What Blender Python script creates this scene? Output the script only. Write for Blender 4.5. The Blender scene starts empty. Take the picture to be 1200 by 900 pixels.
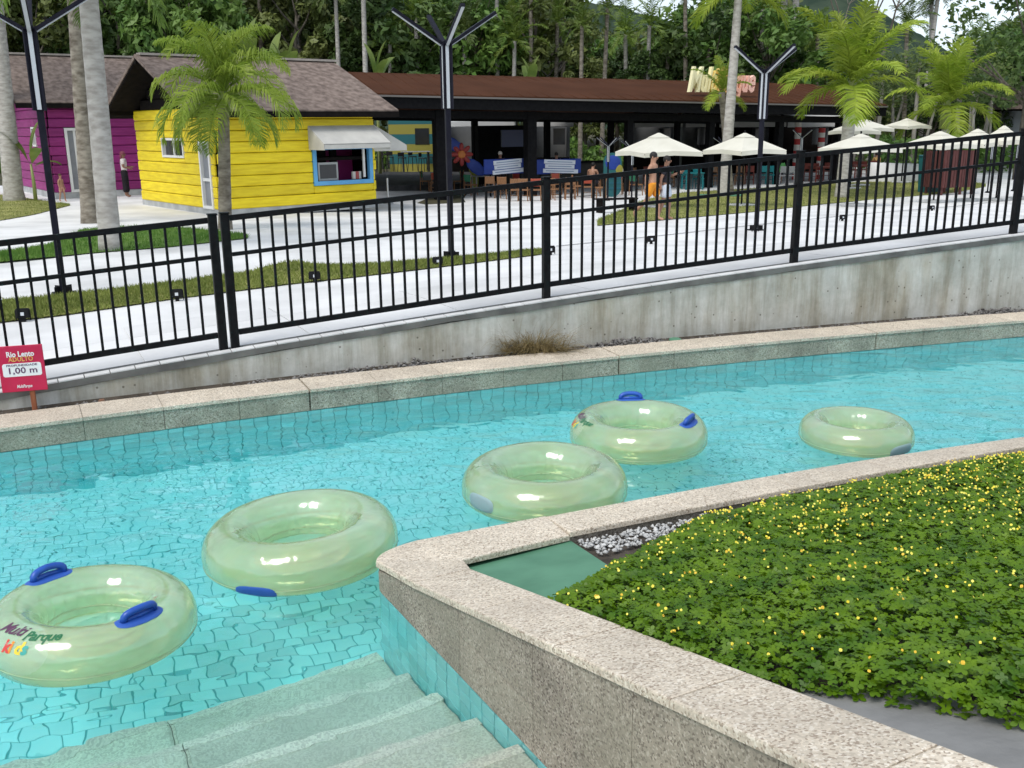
import bpy, bmesh, math, random
import numpy as np
from mathutils import Vector, Matrix, noise
random.seed(7); RNG = np.random.default_rng(7)
S = bpy.context.scene
COL = S.collection
rad = math.radians

# ------------------------------------------------------------------ camera
FPX, CAM_H = 1140.0, 2.45
PITCH = math.atan(305.0 / FPX); ROLL = rad(0.6)
c_f = Vector((0, math.cos(PITCH), -math.sin(PITCH)))
c_u0 = Vector((0, math.sin(PITCH), math.cos(PITCH))); c_r0 = Vector((1, 0, 0))
c_r = math.cos(ROLL) * c_r0 - math.sin(ROLL) * c_u0
c_u = math.sin(ROLL) * c_r0 + math.cos(ROLL) * c_u0
CAMP = Vector((0, 0, CAM_H))
cam_d = bpy.data.cameras.new('camera'); cam = bpy.data.objects.new('camera', cam_d); COL.objects.link(cam)
cam_d.sensor_width = 36; cam_d.lens = FPX / 1200 * 36; cam_d.clip_start = .05; cam_d.clip_end = 3000
M = Matrix((c_r, c_u, -c_f)).transposed().to_4x4(); M.translation = CAMP
cam.matrix_world = M
S.camera = cam

# ------------------------------------------------------------------ daylight under thin cloud
SUN_EL, SUN_AZ = 58.0, 215.0
w = bpy.data.worlds.new('World'); S.world = w; w.use_nodes = True
nt = w.node_tree; nt.nodes.clear()
wo = nt.nodes.new('ShaderNodeOutputWorld'); bg = nt.nodes.new('ShaderNodeBackground')
sky = nt.nodes.new('ShaderNodeTexSky'); sky.sky_type = 'NISHITA'; sky.sun_disc = False
sky.sun_elevation = rad(SUN_EL); sky.sun_rotation = rad(SUN_AZ)
sky.air_density = 1.0; sky.dust_density = 2.0; sky.ozone_density = 1.0
hs = nt.nodes.new('ShaderNodeHueSaturation'); hs.inputs['Saturation'].default_value = .58
hs.inputs['Value'].default_value = 1.25
tc = nt.nodes.new('ShaderNodeTexCoord'); cn = nt.nodes.new('ShaderNodeTexNoise')
cn.inputs['Scale'].default_value = 2.6; cn.inputs['Detail'].default_value = 6
cr = nt.nodes.new('ShaderNodeValToRGB'); cr.color_ramp.elements[0].position = .42; cr.color_ramp.elements[1].position = .68
mx = nt.nodes.new('ShaderNodeMix'); mx.data_type = 'RGBA'
mx.inputs[7].default_value = (7.3, 8.5, 9.6, 1)
nt.links.new(tc.outputs['Generated'], cn.inputs['Vector']); nt.links.new(cn.outputs['Fac'], cr.inputs[0])
nt.links.new(sky.outputs[0], hs.inputs['Color']); nt.links.new(hs.outputs[0], mx.inputs[6])
ml = nt.nodes.new('ShaderNodeMath'); ml.operation = 'MULTIPLY'; ml.inputs[1].default_value = .75
nt.links.new(cr.outputs[0], ml.inputs[0]); nt.links.new(ml.outputs[0], mx.inputs[0])
nt.links.new(mx.outputs[2], bg.inputs['Color']); bg.inputs['Strength'].default_value = .12
nt.links.new(bg.outputs[0], wo.inputs[0])
sl = bpy.data.lights.new('sun', 'SUN'); sun = bpy.data.objects.new('sun', sl); COL.objects.link(sun)
sl.energy = 1.5; sl.angle = rad(26); sl.color = (1, .96, .9)
# sky rotation: azimuth measured clockwise from +Y
sd = Vector((math.sin(rad(SUN_AZ)) * math.cos(rad(SUN_EL)), math.cos(rad(SUN_AZ)) * math.cos(rad(SUN_EL)), math.sin(rad(SUN_EL))))
sun.rotation_euler = sd.to_track_quat('Z', 'Y').to_euler()
S.view_settings.view_transform = 'Standard'; S.view_settings.look = 'None'
S.view_settings.exposure = 0.4; S.view_settings.gamma = 1.0; S.view_settings.use_curve_mapping = False
S.render.engine = 'CYCLES'
S.cycles.use_denoising = True
S.cycles.max_bounces = 16; S.cycles.transparent_max_bounces = 24; S.cycles.transmission_bounces = 12
S.cycles.diffuse_bounces = 8; S.cycles.glossy_bounces = 4; S.cycles.volume_bounces = 0
S.cycles.sample_clamp_indirect = 12.0

# ------------------------------------------------------------------ measuring helpers: where a sight line of the survey photo meets a surface
def ray(u, v):
    return c_f + c_r * ((u - 600) / FPX) + c_u * ((450 - v) / FPX)
def at_z(u, v, z):
    d = ray(u, v); return CAMP + d * ((z - CAM_H) / d.z)
def at_y(u, v, y):
    d = ray(u, v); return CAMP + d * (y / d.y)
def sm(t):
    t = min(1, max(0, t)); return t * t * (3 - 2 * t)

# ------------------------------------------------------------------ materials
def mat(name, c1, c2=None, scale=8, rough=.7, bump=0, bscale=None, detail=4, spec=.4, rnd=0, metal=0, coat=0, rpos=(.35, .65), coords='Object', stretch=None):
    m = bpy.data.materials.new(name); m.use_nodes = True
    t = m.node_tree; N = t.nodes; L = t.links; p = N['Principled BSDF']
    p.inputs['Roughness'].default_value = rough; p.inputs['Specular IOR Level'].default_value = spec
    p.inputs['Metallic'].default_value = metal; p.inputs['Coat Weight'].default_value = coat
    c1 = tuple(c1) + (1,)
    src = None
    if c2 is not None or bump:
        co = N.new('ShaderNodeTexCoord'); vec = co.outputs[coords]
        if stretch:
            mp = N.new('ShaderNodeMapping'); mp.inputs['Scale'].default_value = stretch
            L.new(vec, mp.inputs[0]); vec = mp.outputs[0]
    if c2 is not None:
        n = N.new('ShaderNodeTexNoise'); n.inputs['Scale'].default_value = scale; n.inputs['Detail'].default_value = detail
        L.new(vec, n.inputs['Vector'])
        r = N.new('ShaderNodeValToRGB'); r.color_ramp.elements[0].position = rpos[0]; r.color_ramp.elements[1].position = rpos[1]
        r.color_ramp.elements[0].color = c1; r.color_ramp.elements[1].color = tuple(c2) + (1,)
        L.new(n.outputs['Fac'], r.inputs[0]); src = r.outputs[0]
    if rnd:
        oi = N.new('ShaderNodeObjectInfo'); mr = N.new('ShaderNodeMapRange')
        mr.inputs[3].default_value = 1 - rnd; mr.inputs[4].default_value = 1 + rnd
        L.new(oi.outputs['Random'], mr.inputs[0])
        h = N.new('ShaderNodeHueSaturation'); L.new(mr.outputs[0], h.inputs['Value'])
        if src: L.new(src, h.inputs['Color'])
        else: h.inputs['Color'].default_value = c1
        src = h.outputs[0]
    if src: L.new(src, p.inputs['Base Color'])
    else: p.inputs['Base Color'].default_value = c1
    if bump:
        b = N.new('ShaderNodeBump'); b.inputs['Strength'].default_value = bump; b.inputs['Distance'].default_value = .02
        n2 = N.new('ShaderNodeTexNoise'); n2.inputs['Scale'].default_value = bscale or scale * 4; n2.inputs['Detail'].default_value = 5
        L.new(vec, n2.inputs['Vector']); L.new(n2.outputs['Fac'], b.inputs['Height']); L.new(b.outputs[0], p.inputs['Normal'])
    m['p'] = 1
    return m

def leafmat(name, c1, c2, scale=1.2, trans=.35, rough=.5, rnd=.2, detail=3):
    m = bpy.data.materials.new(name); m.use_nodes = True
    t = m.node_tree; N = t.nodes; L = t.links; p = N['Principled BSDF']; out = N['Material Output']
    co = N.new('ShaderNodeTexCoord'); n = N.new('ShaderNodeTexNoise'); n.inputs['Scale'].default_value = scale; n.inputs['Detail'].default_value = detail
    L.new(co.outputs['Object'], n.inputs['Vector'])
    r = N.new('ShaderNodeValToRGB'); r.color_ramp.elements[0].position = .32; r.color_ramp.elements[1].position = .68
    r.color_ramp.elements[0].color = tuple(c1) + (1,); r.color_ramp.elements[1].color = tuple(c2) + (1,)
    L.new(n.outputs['Fac'], r.inputs[0])
    oi = N.new('ShaderNodeObjectInfo'); mr = N.new('ShaderNodeMapRange'); mr.inputs[3].default_value = 1 - rnd; mr.inputs[4].default_value = 1 + rnd
    L.new(oi.outputs['Random'], mr.inputs[0]); h = N.new('ShaderNodeHueSaturation'); L.new(mr.outputs[0], h.inputs['Value']); L.new(r.outputs[0], h.inputs['Color'])
    L.new(h.outputs[0], p.inputs['Base Color']); p.inputs['Roughness'].default_value = rough; p.inputs['Specular IOR Level'].default_value = .35
    tr = N.new('ShaderNodeBsdfTranslucent'); L.new(h.outputs[0], tr.inputs['Color'])
    mi = N.new('ShaderNodeMixShader'); mi.inputs[0].default_value = trans
    L.new(p.outputs[0], mi.inputs[1]); L.new(tr.outputs[0], mi.inputs[2]); L.new(mi.outputs[0], out.inputs['Surface'])
    return m

def granilite(name, base, dark, light, grime=None, gamt=.0, scale=125, mottle=.5, rnd=.06):
    """exposed aggregate: fine stone chips set in a cement ground, with drifting patches of wear"""
    m = bpy.data.materials.new(name); m.use_nodes = True
    t = m.node_tree; N = t.nodes; L = t.links; p = N['Principled BSDF']
    p.inputs['Roughness'].default_value = .8; p.inputs['Specular IOR Level'].default_value = .3
    co = N.new('ShaderNodeTexCoord')
    v = N.new('ShaderNodeTexVoronoi'); v.inputs['Scale'].default_value = scale; L.new(co.outputs['Object'], v.inputs['Vector'])
    r = N.new('ShaderNodeValToRGB'); r.color_ramp.interpolation = 'CONSTANT'
    e = r.color_ramp.elements; e[0].position = 0; e[0].color = tuple(dark) + (1,)
    e[1].position = .16; e[1].color = tuple(base) + (1,)
    a = e.new(.5); a.color = tuple(x * .82 for x in base) + (1,)
    a = e.new(.68); a.color = tuple(x * 1.12 for x in base) + (1,)
    a = e.new(.84); a.color = tuple(light) + (1,)
    sx = N.new('ShaderNodeSeparateColor'); L.new(v.outputs['Color'], sx.inputs[0]); L.new(sx.outputs[0], r.inputs[0])
    n = N.new('ShaderNodeTexNoise'); n.inputs['Scale'].default_value = 3.2; n.inputs['Detail'].default_value = 8; n.inputs['Roughness'].default_value = .65
    L.new(co.outputs['Object'], n.inputs['Vector'])
    mr = N.new('ShaderNodeMapRange'); mr.inputs[1].default_value = .3; mr.inputs[2].default_value = .7
    mr.inputs[3].default_value = 1 - mottle * .5; mr.inputs[4].default_value = 1 + mottle * .35
    L.new(n.outputs['Fac'], mr.inputs[0])
    h = N.new('ShaderNodeHueSaturation'); L.new(mr.outputs[0], h.inputs['Value']); L.new(r.outputs[0], h.inputs['Color'])
    src = h.outputs[0]
    if grime:
        n3 = N.new('ShaderNodeTexNoise'); n3.inputs['Scale'].default_value = 1.7; n3.inputs['Detail'].default_value = 7
        L.new(co.outputs['Object'], n3.inputs['Vector'])
        m3 = N.new('ShaderNodeMapRange'); m3.inputs[1].default_value = .35; m3.inputs[2].default_value = .65; m3.inputs[4].default_value = gamt
        L.new(n3.outputs['Fac'], m3.inputs[0])
        mm = N.new('ShaderNodeMix'); mm.data_type = 'RGBA'; mm.inputs[7].default_value = tuple(grime) + (1,)
        L.new(m3.outputs[0], mm.inputs[0]); L.new(src, mm.inputs[6]); src = mm.outputs[2]
    oi = N.new('ShaderNodeObjectInfo'); mo = N.new('ShaderNodeMapRange'); mo.inputs[3].default_value = 1 - rnd; mo.inputs[4].default_value = 1 + rnd; L.new(oi.outputs['Random'], mo.inputs[0])
    h2 = N.new('ShaderNodeHueSaturation'); L.new(mo.outputs[0], h2.inputs['Value']); L.new(src, h2.inputs['Color']); src = h2.outputs[0]
    L.new(src, p.inputs['Base Color'])
    b = N.new('ShaderNodeBump'); b.inputs['Strength'].default_value = .35; b.inputs['Distance'].default_value = .004
    L.new(sx.outputs[1], b.inputs['Height']); L.new(b.outputs[0], p.inputs['Normal'])
    return m

# ------------------------------------------------------------------ mesh helpers
class MB:
    def __init__(s): s.v = []; s.f = []; s.mi = []; s.cur = 0
    def add(s, vs, fs):
        o = len(s.v); s.v += [tuple(x) for x in vs]
        for f in fs: s.f.append(tuple(i + o for i in f)); s.mi.append(s.cur)
    def box(s, c, size, rz=0, rx=0, ry=0):
        R = Matrix.Rotation(rz, 3, 'Z') @ Matrix.Rotation(ry, 3, 'Y') @ Matrix.Rotation(rx, 3, 'X')
        h = [x / 2 for x in size]; c = Vector(c)
        vs = [c + R @ Vector((a * h[0], b * h[1], d * h[2])) for d in (-1, 1) for b in (-1, 1) for a in (-1, 1)]
        s.add(vs, [(0, 2, 3, 1), (4, 5, 7, 6), (0, 1, 5, 4), (2, 6, 7, 3), (0, 4, 6, 2), (1, 3, 7, 5)])
    def bevbox(s, c, size, b, rz=0, rx=0, ry=0):
        bm = bmesh.new(); bmesh.ops.create_cube(bm, size=1)
        bmesh.ops.scale(bm, vec=size, verts=bm.verts)
        bmesh.ops.bevel(bm, geom=bm.edges[:], offset=b, segments=1, affect='EDGES', profile=.5)
        R = Matrix.Rotation(rz, 3, 'Z') @ Matrix.Rotation(ry, 3, 'Y') @ Matrix.Rotation(rx, 3, 'X')
        c = Vector(c)
        bm.verts.index_update()
        s.add([c + R @ v.co for v in bm.verts], [[v.index for v in f.verts] for f in bm.faces]); bm.free()
    def prism(s, poly, z0, z1):
        """poly: list of (x, y); z0/z1 numbers or functions of (x, y)"""
        n = len(poly); f0 = z0 if callable(z0) else (lambda x, y: z0); f1 = z1 if callable(z1) else (lambda x, y: z1)
        vs = [(x, y, f0(x, y)) for x, y in poly] + [(x, y, f1(x, y)) for x, y in poly]
        a = sum(poly[i][0] * poly[(i + 1) % n][1] - poly[(i + 1) % n][0] * poly[i][1] for i in range(n))
        fs = [tuple(range(n - 1, -1, -1)), tuple(range(n, 2 * n))] + [(i, (i + 1) % n, n + (i + 1) % n, n + i) for i in range(n)]
        if a < 0: fs = [tuple(reversed(f)) for f in fs]
        s.add(vs, fs)
    def tube(s, path, r, n=8, cap=True, sx=1.0):
        path = [Vector(p) for p in path]; m = len(path)
        rs = r if hasattr(r, '__len__') else [r] * m
        o = []; ref = None
        for i, p in enumerate(path):
            t = (path[min(i + 1, m - 1)] - path[max(i - 1, 0)]).normalized()
            if ref is None: ref = Vector((1, 0, 0)) if abs(t.x) < .8 else Vector((0, 1, 0))
            a = (ref - t * ref.dot(t)).normalized(); b = t.cross(a); ref = a
            for k in range(n):
                q = 2 * math.pi * k / n; o.append(p + a * math.cos(q) * rs[i] * sx + b * math.sin(q) * rs[i])
        fs = [(i * n + k, i * n + (k + 1) % n, (i + 1) * n + (k + 1) % n, (i + 1) * n + k) for i in range(m - 1) for k in range(n)]
        if cap: fs += [tuple(range(n - 1, -1, -1)), tuple(range((m - 1) * n, m * n))]
        s.add(o, fs)
    def ell(s, c, r, n=10, m=7, rot=None):
        c = Vector(c); R = rot or Matrix.Identity(3)
        vs = [c + R @ Vector((0, 0, r[2]))]
        for i in range(1, m):
            a = math.pi * i / m
            for k in range(n):
                q = 2 * math.pi * k / n
                vs.append(c + R @ Vector((r[0] * math.sin(a) * math.cos(q), r[1] * math.sin(a) * math.sin(q), r[2] * math.cos(a))))
        vs.append(c + R @ Vector((0, 0, -r[2])))
        fs = [(0, 1 + k, 1 + (k + 1) % n) for k in range(n)]
        for i in range(m - 2):
            for k in range(n): fs.append((1 + i * n + k, 1 + (i + 1) * n + k, 1 + (i + 1) * n + (k + 1) % n, 1 + i * n + (k + 1) % n))
        l = len(vs) - 1; fs += [(l, l - n + (k + 1) % n, l - n + k) for k in range(n)]
        s.add(vs, fs)
    def quad(s, a, b, c, d): s.add([a, b, c, d], [(0, 1, 2, 3)])
    def mesh(s, name, mats, smooth=False):
        me = bpy.data.meshes.new(name); me.from_pydata(s.v, [], s.f)
        mats = mats if isinstance(mats, (list, tuple)) else [mats]
        for m in mats: me.materials.append(m)
        if len(mats) > 1: me.polygons.foreach_set('material_index', s.mi)
        if smooth: me.polygons.foreach_set('use_smooth', [True] * len(me.polygons))
        me.update(); return me
    def build(s, name, mats, parent=None, smooth=False, loc=None):
        return link(name, s.mesh(name, mats, smooth), parent, loc)
def link(name, me, parent=None, loc=None):
    o = bpy.data.objects.new(name, me); COL.objects.link(o)
    if parent: o.parent = parent
    if loc is not None: o.location = loc
    return o
def npmesh(name, verts, quads, mats, mi=None, smooth=False):
    me = bpy.data.meshes.new(name); V = np.asarray(verts, np.float32).reshape(-1, 3); Q = np.asarray(quads, np.int32); k = Q.shape[1]
    me.vertices.add(len(V)); me.vertices.foreach_set('co', V.ravel())
    me.loops.add(Q.size); me.loops.foreach_set('vertex_index', Q.ravel())
    me.polygons.add(len(Q)); me.polygons.foreach_set('loop_start', np.arange(0, Q.size, k, dtype=np.int32))
    mats = mats if isinstance(mats, (list, tuple)) else [mats]
    for m in mats: me.materials.append(m)
    if mi is not None: me.polygons.foreach_set('material_index', np.asarray(mi, np.int32))
    if smooth: me.polygons.foreach_set('use_smooth', np.ones(len(Q), bool))
    me.update(); me.validate(); return me
def thing(name, label, cat, loc=(0, 0, 0), rz=0, group=None, scale=None):
    o = bpy.data.objects.new(name, None); COL.objects.link(o); o.empty_display_size = .1
    o.location = loc; o.rotation_euler = (0, 0, rz); o['label'] = label; o['category'] = cat
    if group: o['group'] = group
    if scale: o.scale = (scale,) * 3 if not hasattr(scale, '__len__') else scale
    return o
def tag(o, label, cat, group=None):
    o['label'] = label; o['category'] = cat
    if group: o['group'] = group
    return o
def struct(o): o['kind'] = 'structure'; return o
def stuff(o): o['kind'] = 'stuff'; return o
def copy_thing(root, loc, rz, label, scale=None):
    r = root.copy(); COL.objects.link(r); r.location = loc; r.rotation_euler = (0, 0, rz); r['label'] = label
    if scale: r.scale = (scale,) * 3
    for ch in list(root.children):
        c = ch.copy(); COL.objects.link(c); c.parent = r
        for g in list(ch.children):
            d = g.copy(); COL.objects.link(d); d.parent = c
    return r
def text_mesh(txt, size, extrude=.002, shear=0, bold=0, align='CENTER', spacing=1.0):
    cu = bpy.data.curves.new('lettering', 'FONT'); cu.body = txt; cu.size = size; cu.extrude = extrude; cu.shear = shear; cu.offset = bold
    cu.align_x = align; cu.align_y = 'CENTER'; cu.resolution_u = 2; cu.space_character = spacing
    o = bpy.data.objects.new('lettering', cu); COL.objects.link(o); bpy.context.view_layer.update()
    me = bpy.data.meshes.new_from_object(o.evaluated_get(bpy.context.evaluated_depsgraph_get()))
    bpy.data.objects.remove(o); bpy.data.curves.remove(cu)
    return me
# ------------------------------------------------------------------ materials used around the pool
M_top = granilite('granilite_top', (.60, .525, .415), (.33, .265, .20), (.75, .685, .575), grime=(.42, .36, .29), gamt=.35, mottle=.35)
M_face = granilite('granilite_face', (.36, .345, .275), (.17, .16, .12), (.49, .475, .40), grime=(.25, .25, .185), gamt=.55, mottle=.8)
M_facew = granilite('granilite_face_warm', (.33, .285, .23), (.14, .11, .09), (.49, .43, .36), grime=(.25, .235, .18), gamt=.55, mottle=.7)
M_step = granilite('granilite_step', (.62, .66, .55), (.53, .56, .46), (.68, .72, .62), grime=(.50, .55, .46), gamt=.45, mottle=.3, rnd=.13)
M_edge = granilite('granilite_pale_edge', (.68, .70, .60), (.60, .61, .52), (.74, .75, .65), mottle=.25, rnd=.05)  # paler copy of the step stone for the light painted along tread edges
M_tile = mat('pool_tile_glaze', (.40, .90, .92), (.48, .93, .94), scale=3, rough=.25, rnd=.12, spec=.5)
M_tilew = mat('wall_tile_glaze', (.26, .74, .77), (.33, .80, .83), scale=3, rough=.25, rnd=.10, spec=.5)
M_grout = mat('pool_grout', (.09, .50, .53), (.12, .56, .59), scale=5, rough=.9)
M_conc = mat('grey_concrete', (.30, .31, .31), (.44, .45, .45), scale=2.5, rough=.85, bump=.2, bscale=40)
M_apron = mat('worn_grey_concrete', (.15, .15, .145), (.30, .30, .29), scale=1.8, rough=.8, bump=.2, bscale=30, detail=9)
M_soil = mat('dark_soil', (.035, .028, .02), (.08, .065, .05), scale=9, rough=1, bump=.8, bscale=30)

def water_mat():
    m = bpy.data.materials.new('clear_pool_water'); m.use_nodes = True
    t = m.node_tree; N = t.nodes; L = t.links; N.remove(N['Principled BSDF']); out = N['Material Output']
    g = N.new('ShaderNodeBsdfGlass'); g.inputs['IOR'].default_value = 1.33; g.inputs['Roughness'].default_value = 0.0
    g.inputs['Color'].default_value = (1, 1, 1, 1)
    co = N.new('ShaderNodeTexCoord'); mp = N.new('ShaderNodeMapping'); mp.inputs['Rotation'].default_value = (0, 0, rad(-22)); mp.inputs['Scale'].default_value = (1, 1.5, 1)
    L.new(co.outputs['Object'], mp.inputs[0])
    a = N.new('ShaderNodeTexNoise'); a.inputs['Scale'].default_value = 2.3; a.inputs['Detail'].default_value = 2.0; a.inputs['Roughness'].default_value = .42; a.inputs['Distortion'].default_value = .3
    L.new(mp.outputs[0], a.inputs['Vector'])
    # ripples run stronger out in the moving channel than over the sheltered steps
    sp = N.new('ShaderNodeSeparateXYZ'); L.new(co.outputs['Object'], sp.inputs[0])
    mr = N.new('ShaderNodeMapRange'); mr.interpolation_type = 'SMOOTHSTEP'; mr.inputs[1].default_value = 4.2; mr.inputs[2].default_value = 7.5; mr.inputs[3].default_value = .024; mr.inputs[4].default_value = .036
    L.new(sp.outputs['Y'], mr.inputs[0])
    b = N.new('ShaderNodeBump'); b.inputs['Strength'].default_value = 1.0; L.new(mr.outputs[0], b.inputs['Distance']); L.new(a.outputs['Fac'], b.inputs['Height'])
    L.new(b.outputs[0], g.inputs['Normal']); L.new(g.outputs[0], out.inputs['Surface'])
    va = N.new('ShaderNodeVolumeAbsorption'); va.inputs['Color'].default_value = (.12, .97, .985, 1); va.inputs['Density'].default_value = .24
    L.new(va.outputs[0], out.inputs['Volume'])
    return m
M_water = water_mat()

# ------------------------------------------------------------------ far edge of the lazy river: surveyed waterline, coping and retaining wall
_X = [-4.002, -3.625, -3.103, -2.618, -2.112, -1.54, -.95, 0, 1.028, 2.134, 3.326, 4.598, 5.943]
_Y = [7.206, 7.467, 7.695, 7.915, 8.172, 8.417, 8.676, 9.043, 9.447, 9.827, 10.237, 10.637, 11.023]
_Z = [.334, .363, .403, .445, .49, .529, .574, .649, .715, .816, .879, .973, 1.08]
_py = np.polyfit(_X, _Y, 3); _pz = np.polyfit(_X, _Z, 2)
def yw(x):                                     # waterline of the far wall
    if x < -4.5: return float(np.polyval(_py, -4.5)) + (x + 4.5) * .50
    if x > 6.5: return float(np.polyval(_py, 6.5)) + (x - 6.5) * .27
    return float(np.polyval(_py, x))
def zl(x):                                     # top of the retaining wall
    x = min(9, max(-8, x))
    if x < -4.5: return float(np.polyval(_pz, -4.5)) + (x + 4.5) * .03
    return float(np.polyval(_pz, x))
def far_pt(x, off):
    y = yw(x); dy = (yw(x + .05) - yw(x - .05)) / .1; n = Vector((-dy, 1)).normalized()
    return Vector((x + n.x * off, y + n.y * off))
def arc(x0, x1, step):
    xs = [x0]; 
    while xs[-1] < x1:
        x = xs[-1]; dy = (yw(x + .05) - yw(x - .05)) / .1; xs.append(x + step / math.sqrt(1 + dy * dy))
    return xs
WX0, WX1 = -9.0, 11.0
# coping: cap slabs on a face of granilite panels, a hairline joint between neighbours
cop = MB()
xs = arc(WX0, WX1, .5)
for a, b in zip(xs, xs[1:]):
    cop.prism([far_pt(a, .03), far_pt(b, .03), far_pt(b, .38), far_pt(a, .38)], -.02, .165)
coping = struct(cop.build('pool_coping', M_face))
xs = arc(WX0, WX1, .62)
for i, (a, b) in enumerate(zip(xs, xs[1:])):
    b -= .004
    if i % 5 == 2: b -= .012
    q = (a + b) / 2
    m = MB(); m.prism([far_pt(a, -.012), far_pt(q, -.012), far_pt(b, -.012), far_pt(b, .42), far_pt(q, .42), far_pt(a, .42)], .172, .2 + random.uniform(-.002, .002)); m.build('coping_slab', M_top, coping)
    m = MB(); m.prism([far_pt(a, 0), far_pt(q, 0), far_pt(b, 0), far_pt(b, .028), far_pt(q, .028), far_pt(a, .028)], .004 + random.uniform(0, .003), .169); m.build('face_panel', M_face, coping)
# far pool wall under water, tiled
TS = .118
wl = MB()
xs = arc(WX0, WX1, .5)
for a, b in zip(xs, xs[1:]): wl.prism([far_pt(a, .012), far_pt(b, .012), far_pt(b, .3), far_pt(a, .3)], -1.05, -.022)
wall_far = struct(wl.build('pool_wall', M_grout))
xs = arc(WX0, WX1, TS)
cand = []
for r in range(9):
    for a, b in zip(xs, xs[1:]):
        cand.append((r, a, b))
def in_view(p, mg=.04):
    d = Vector(p) - CAMP; z = d.dot(c_f)
    if z < .1: return None
    u = d.dot(c_r) / z * FPX / 1200; v = d.dot(c_u) / z * FPX / 1200
    return z if abs(u) < .5 + mg and abs(v) < .375 + mg else None
cand2 = []
for c in cand:
    p = far_pt(c[1], 0); z = in_view((p.x, p.y, -.06 - TS * c[0]))
    cand2.append((c[0] * 2 + (z if z else 99), c))
cand2.sort(key=lambda t: t[0])
rest = MB()
for k, (_, (r, a, b)) in enumerate(cand2):
    z1 = -.003 - TS * r; z0 = z1 - TS + .007; g = .0038
    m = MB() if k < 280 else rest
    pa, pb, pc, pd = far_pt(a + g, -.002), far_pt(b - g, -.002), far_pt(b - g, .012), far_pt(a + g, .012)
    m.prism([pa, pb, pc, pd], z0, z1)
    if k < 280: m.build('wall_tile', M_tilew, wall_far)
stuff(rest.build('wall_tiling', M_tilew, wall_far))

# ------------------------------------------------------------------ planter wedge: ramped arm along the steps, level arm along the channel
PO = Vector((-.642, 4.656)); PE = Vector((.49, -.871)).normalized(); PN = Vector((.871, .49)).normalized()
def pp(s, t): return PO + PE * s + PN * t
def zplane(x, y): return .095 * x - .21 * y + 1.243
FAR_O = [Vector(p) for p in [(-.545, 5.105), (-.1, 5.305), (.6, 5.62), (1.3, 5.925), (2.08, 6.245), (2.9, 6.56), (3.8, 6.865), (5.2, 7.30), (7, 7.75), (9.5, 8.25)]]
def offs(pts, d):
    o = []
    for i, p in enumerate(pts):
        t = (pts[min(i + 1, len(pts) - 1)] - pts[max(0, i - 1)]).normalized(); o.append(p + Vector((t.y, -t.x)) * d)
    return o
FAR_I = offs(FAR_O, .30)
def resample(o, i, step):
    L = [0]
    for a, b in zip(o, o[1:]): L.append(L[-1] + (b - a).length)
    n = int(L[-1] / step); ro = []; ri = []
    for k in range(n + 1):
        q = L[-1] * k / n
        j = max(0, min(len(o) - 2, next((x - 1 for x in range(1, len(L)) if L[x] >= q - 1e-6), 0)))
        f = (q - L[j]) / (L[j + 1] - L[j]); ro.append(o[j].lerp(o[j + 1], f)); ri.append(i[j].lerp(i[j + 1], f))
    return ro, ri
# rounded nose between the two arms
def bez(a, b, c, n): return [a * (1 - t) ** 2 + b * 2 * t * (1 - t) + c * t * t for t in [k / n for k in range(n + 1)]]
nose_o = bez(pp(-.17, 0), Vector((-.785, 4.945)), FAR_O[0], 8)
inner_corner = Vector((-.27, 4.745))
zc_far = lambda x, y: max(.165, min(.24, zplane(x, y)))
cap_h = .034
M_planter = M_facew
core = MB()
core.prism([pp(-.12, .02), pp(4.6, .02), pp(4.6, .28), pp(.35, .28)], -1.05, lambda x, y: max(.12, zplane(x, y) - cap_h - .004))
fo, fi = resample(offs(FAR_O, .02), offs(FAR_O, .28), 1.0)
for k in range(len(fo) - 1): core.prism([fo[k], fi[k], fi[k + 1], fo[k + 1]], -1.05, lambda x, y: zc_far(x, y) - cap_h - .004)
no = [p + (inner_corner - p).normalized() * .02 for p in nose_o]
core.prism(no + [offs(FAR_O, .28)[0], pp(.35, .28)], -1.05, .11)
planter = struct(core.build('planter_wall', M_planter))
# caps
def cap(poly, zf, name='coping_slab', mt=None):
    m = MB(); m.prism(poly, lambda x, y: zf(x, y) - cap_h, zf)
    me = m.mesh(name, mt or M_top); bm = bmesh.new(); bm.from_mesh(me)
    ed = [e for e in bm.edges if abs(e.verts[0].co.z - e.verts[1].co.z) < cap_h * .9 + .3 and all(v.co.z > zf(v.co.x, v.co.y) - .002 for v in e.verts)]
    bmesh.ops.bevel(bm, geom=ed, offset=.009, segments=2, affect='EDGES', profile=.6)
    bm.to_mesh(me); bm.free(); return link(name, me, planter)
sl_ = [.32, .98, 1.62, 2.3, 3.0, 3.7, 4.5]
zpl = lambda x, y: zplane(x, y)
for a, b in zip(sl_, sl_[1:]): cap([pp(a + .003, -.012), pp(b, -.012), pp(b, .305), pp(a + .003, .305)], zpl)
ro, ri = resample(offs(FAR_O, -.012), offs(FAR_O, .305), .78)
for k in range(1, len(ro) - 1):
    t = (ro[k + 1] - ro[k]).normalized() * .003
    cap([ro[k] + t, ri[k] + t, ri[k + 1], ro[k + 1]], zc_far)
n2 = [p - (inner_corner - p).normalized() * .012 for p in nose_o]
cap([pp(.32, -.012), ] + n2[1:] + [ro[1], ri[1], inner_corner, pp(.32, .305)], lambda x, y: max(.16, zplane(x, y) if y < 4.75 else .17 + (4.75 - 4.75)))
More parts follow.
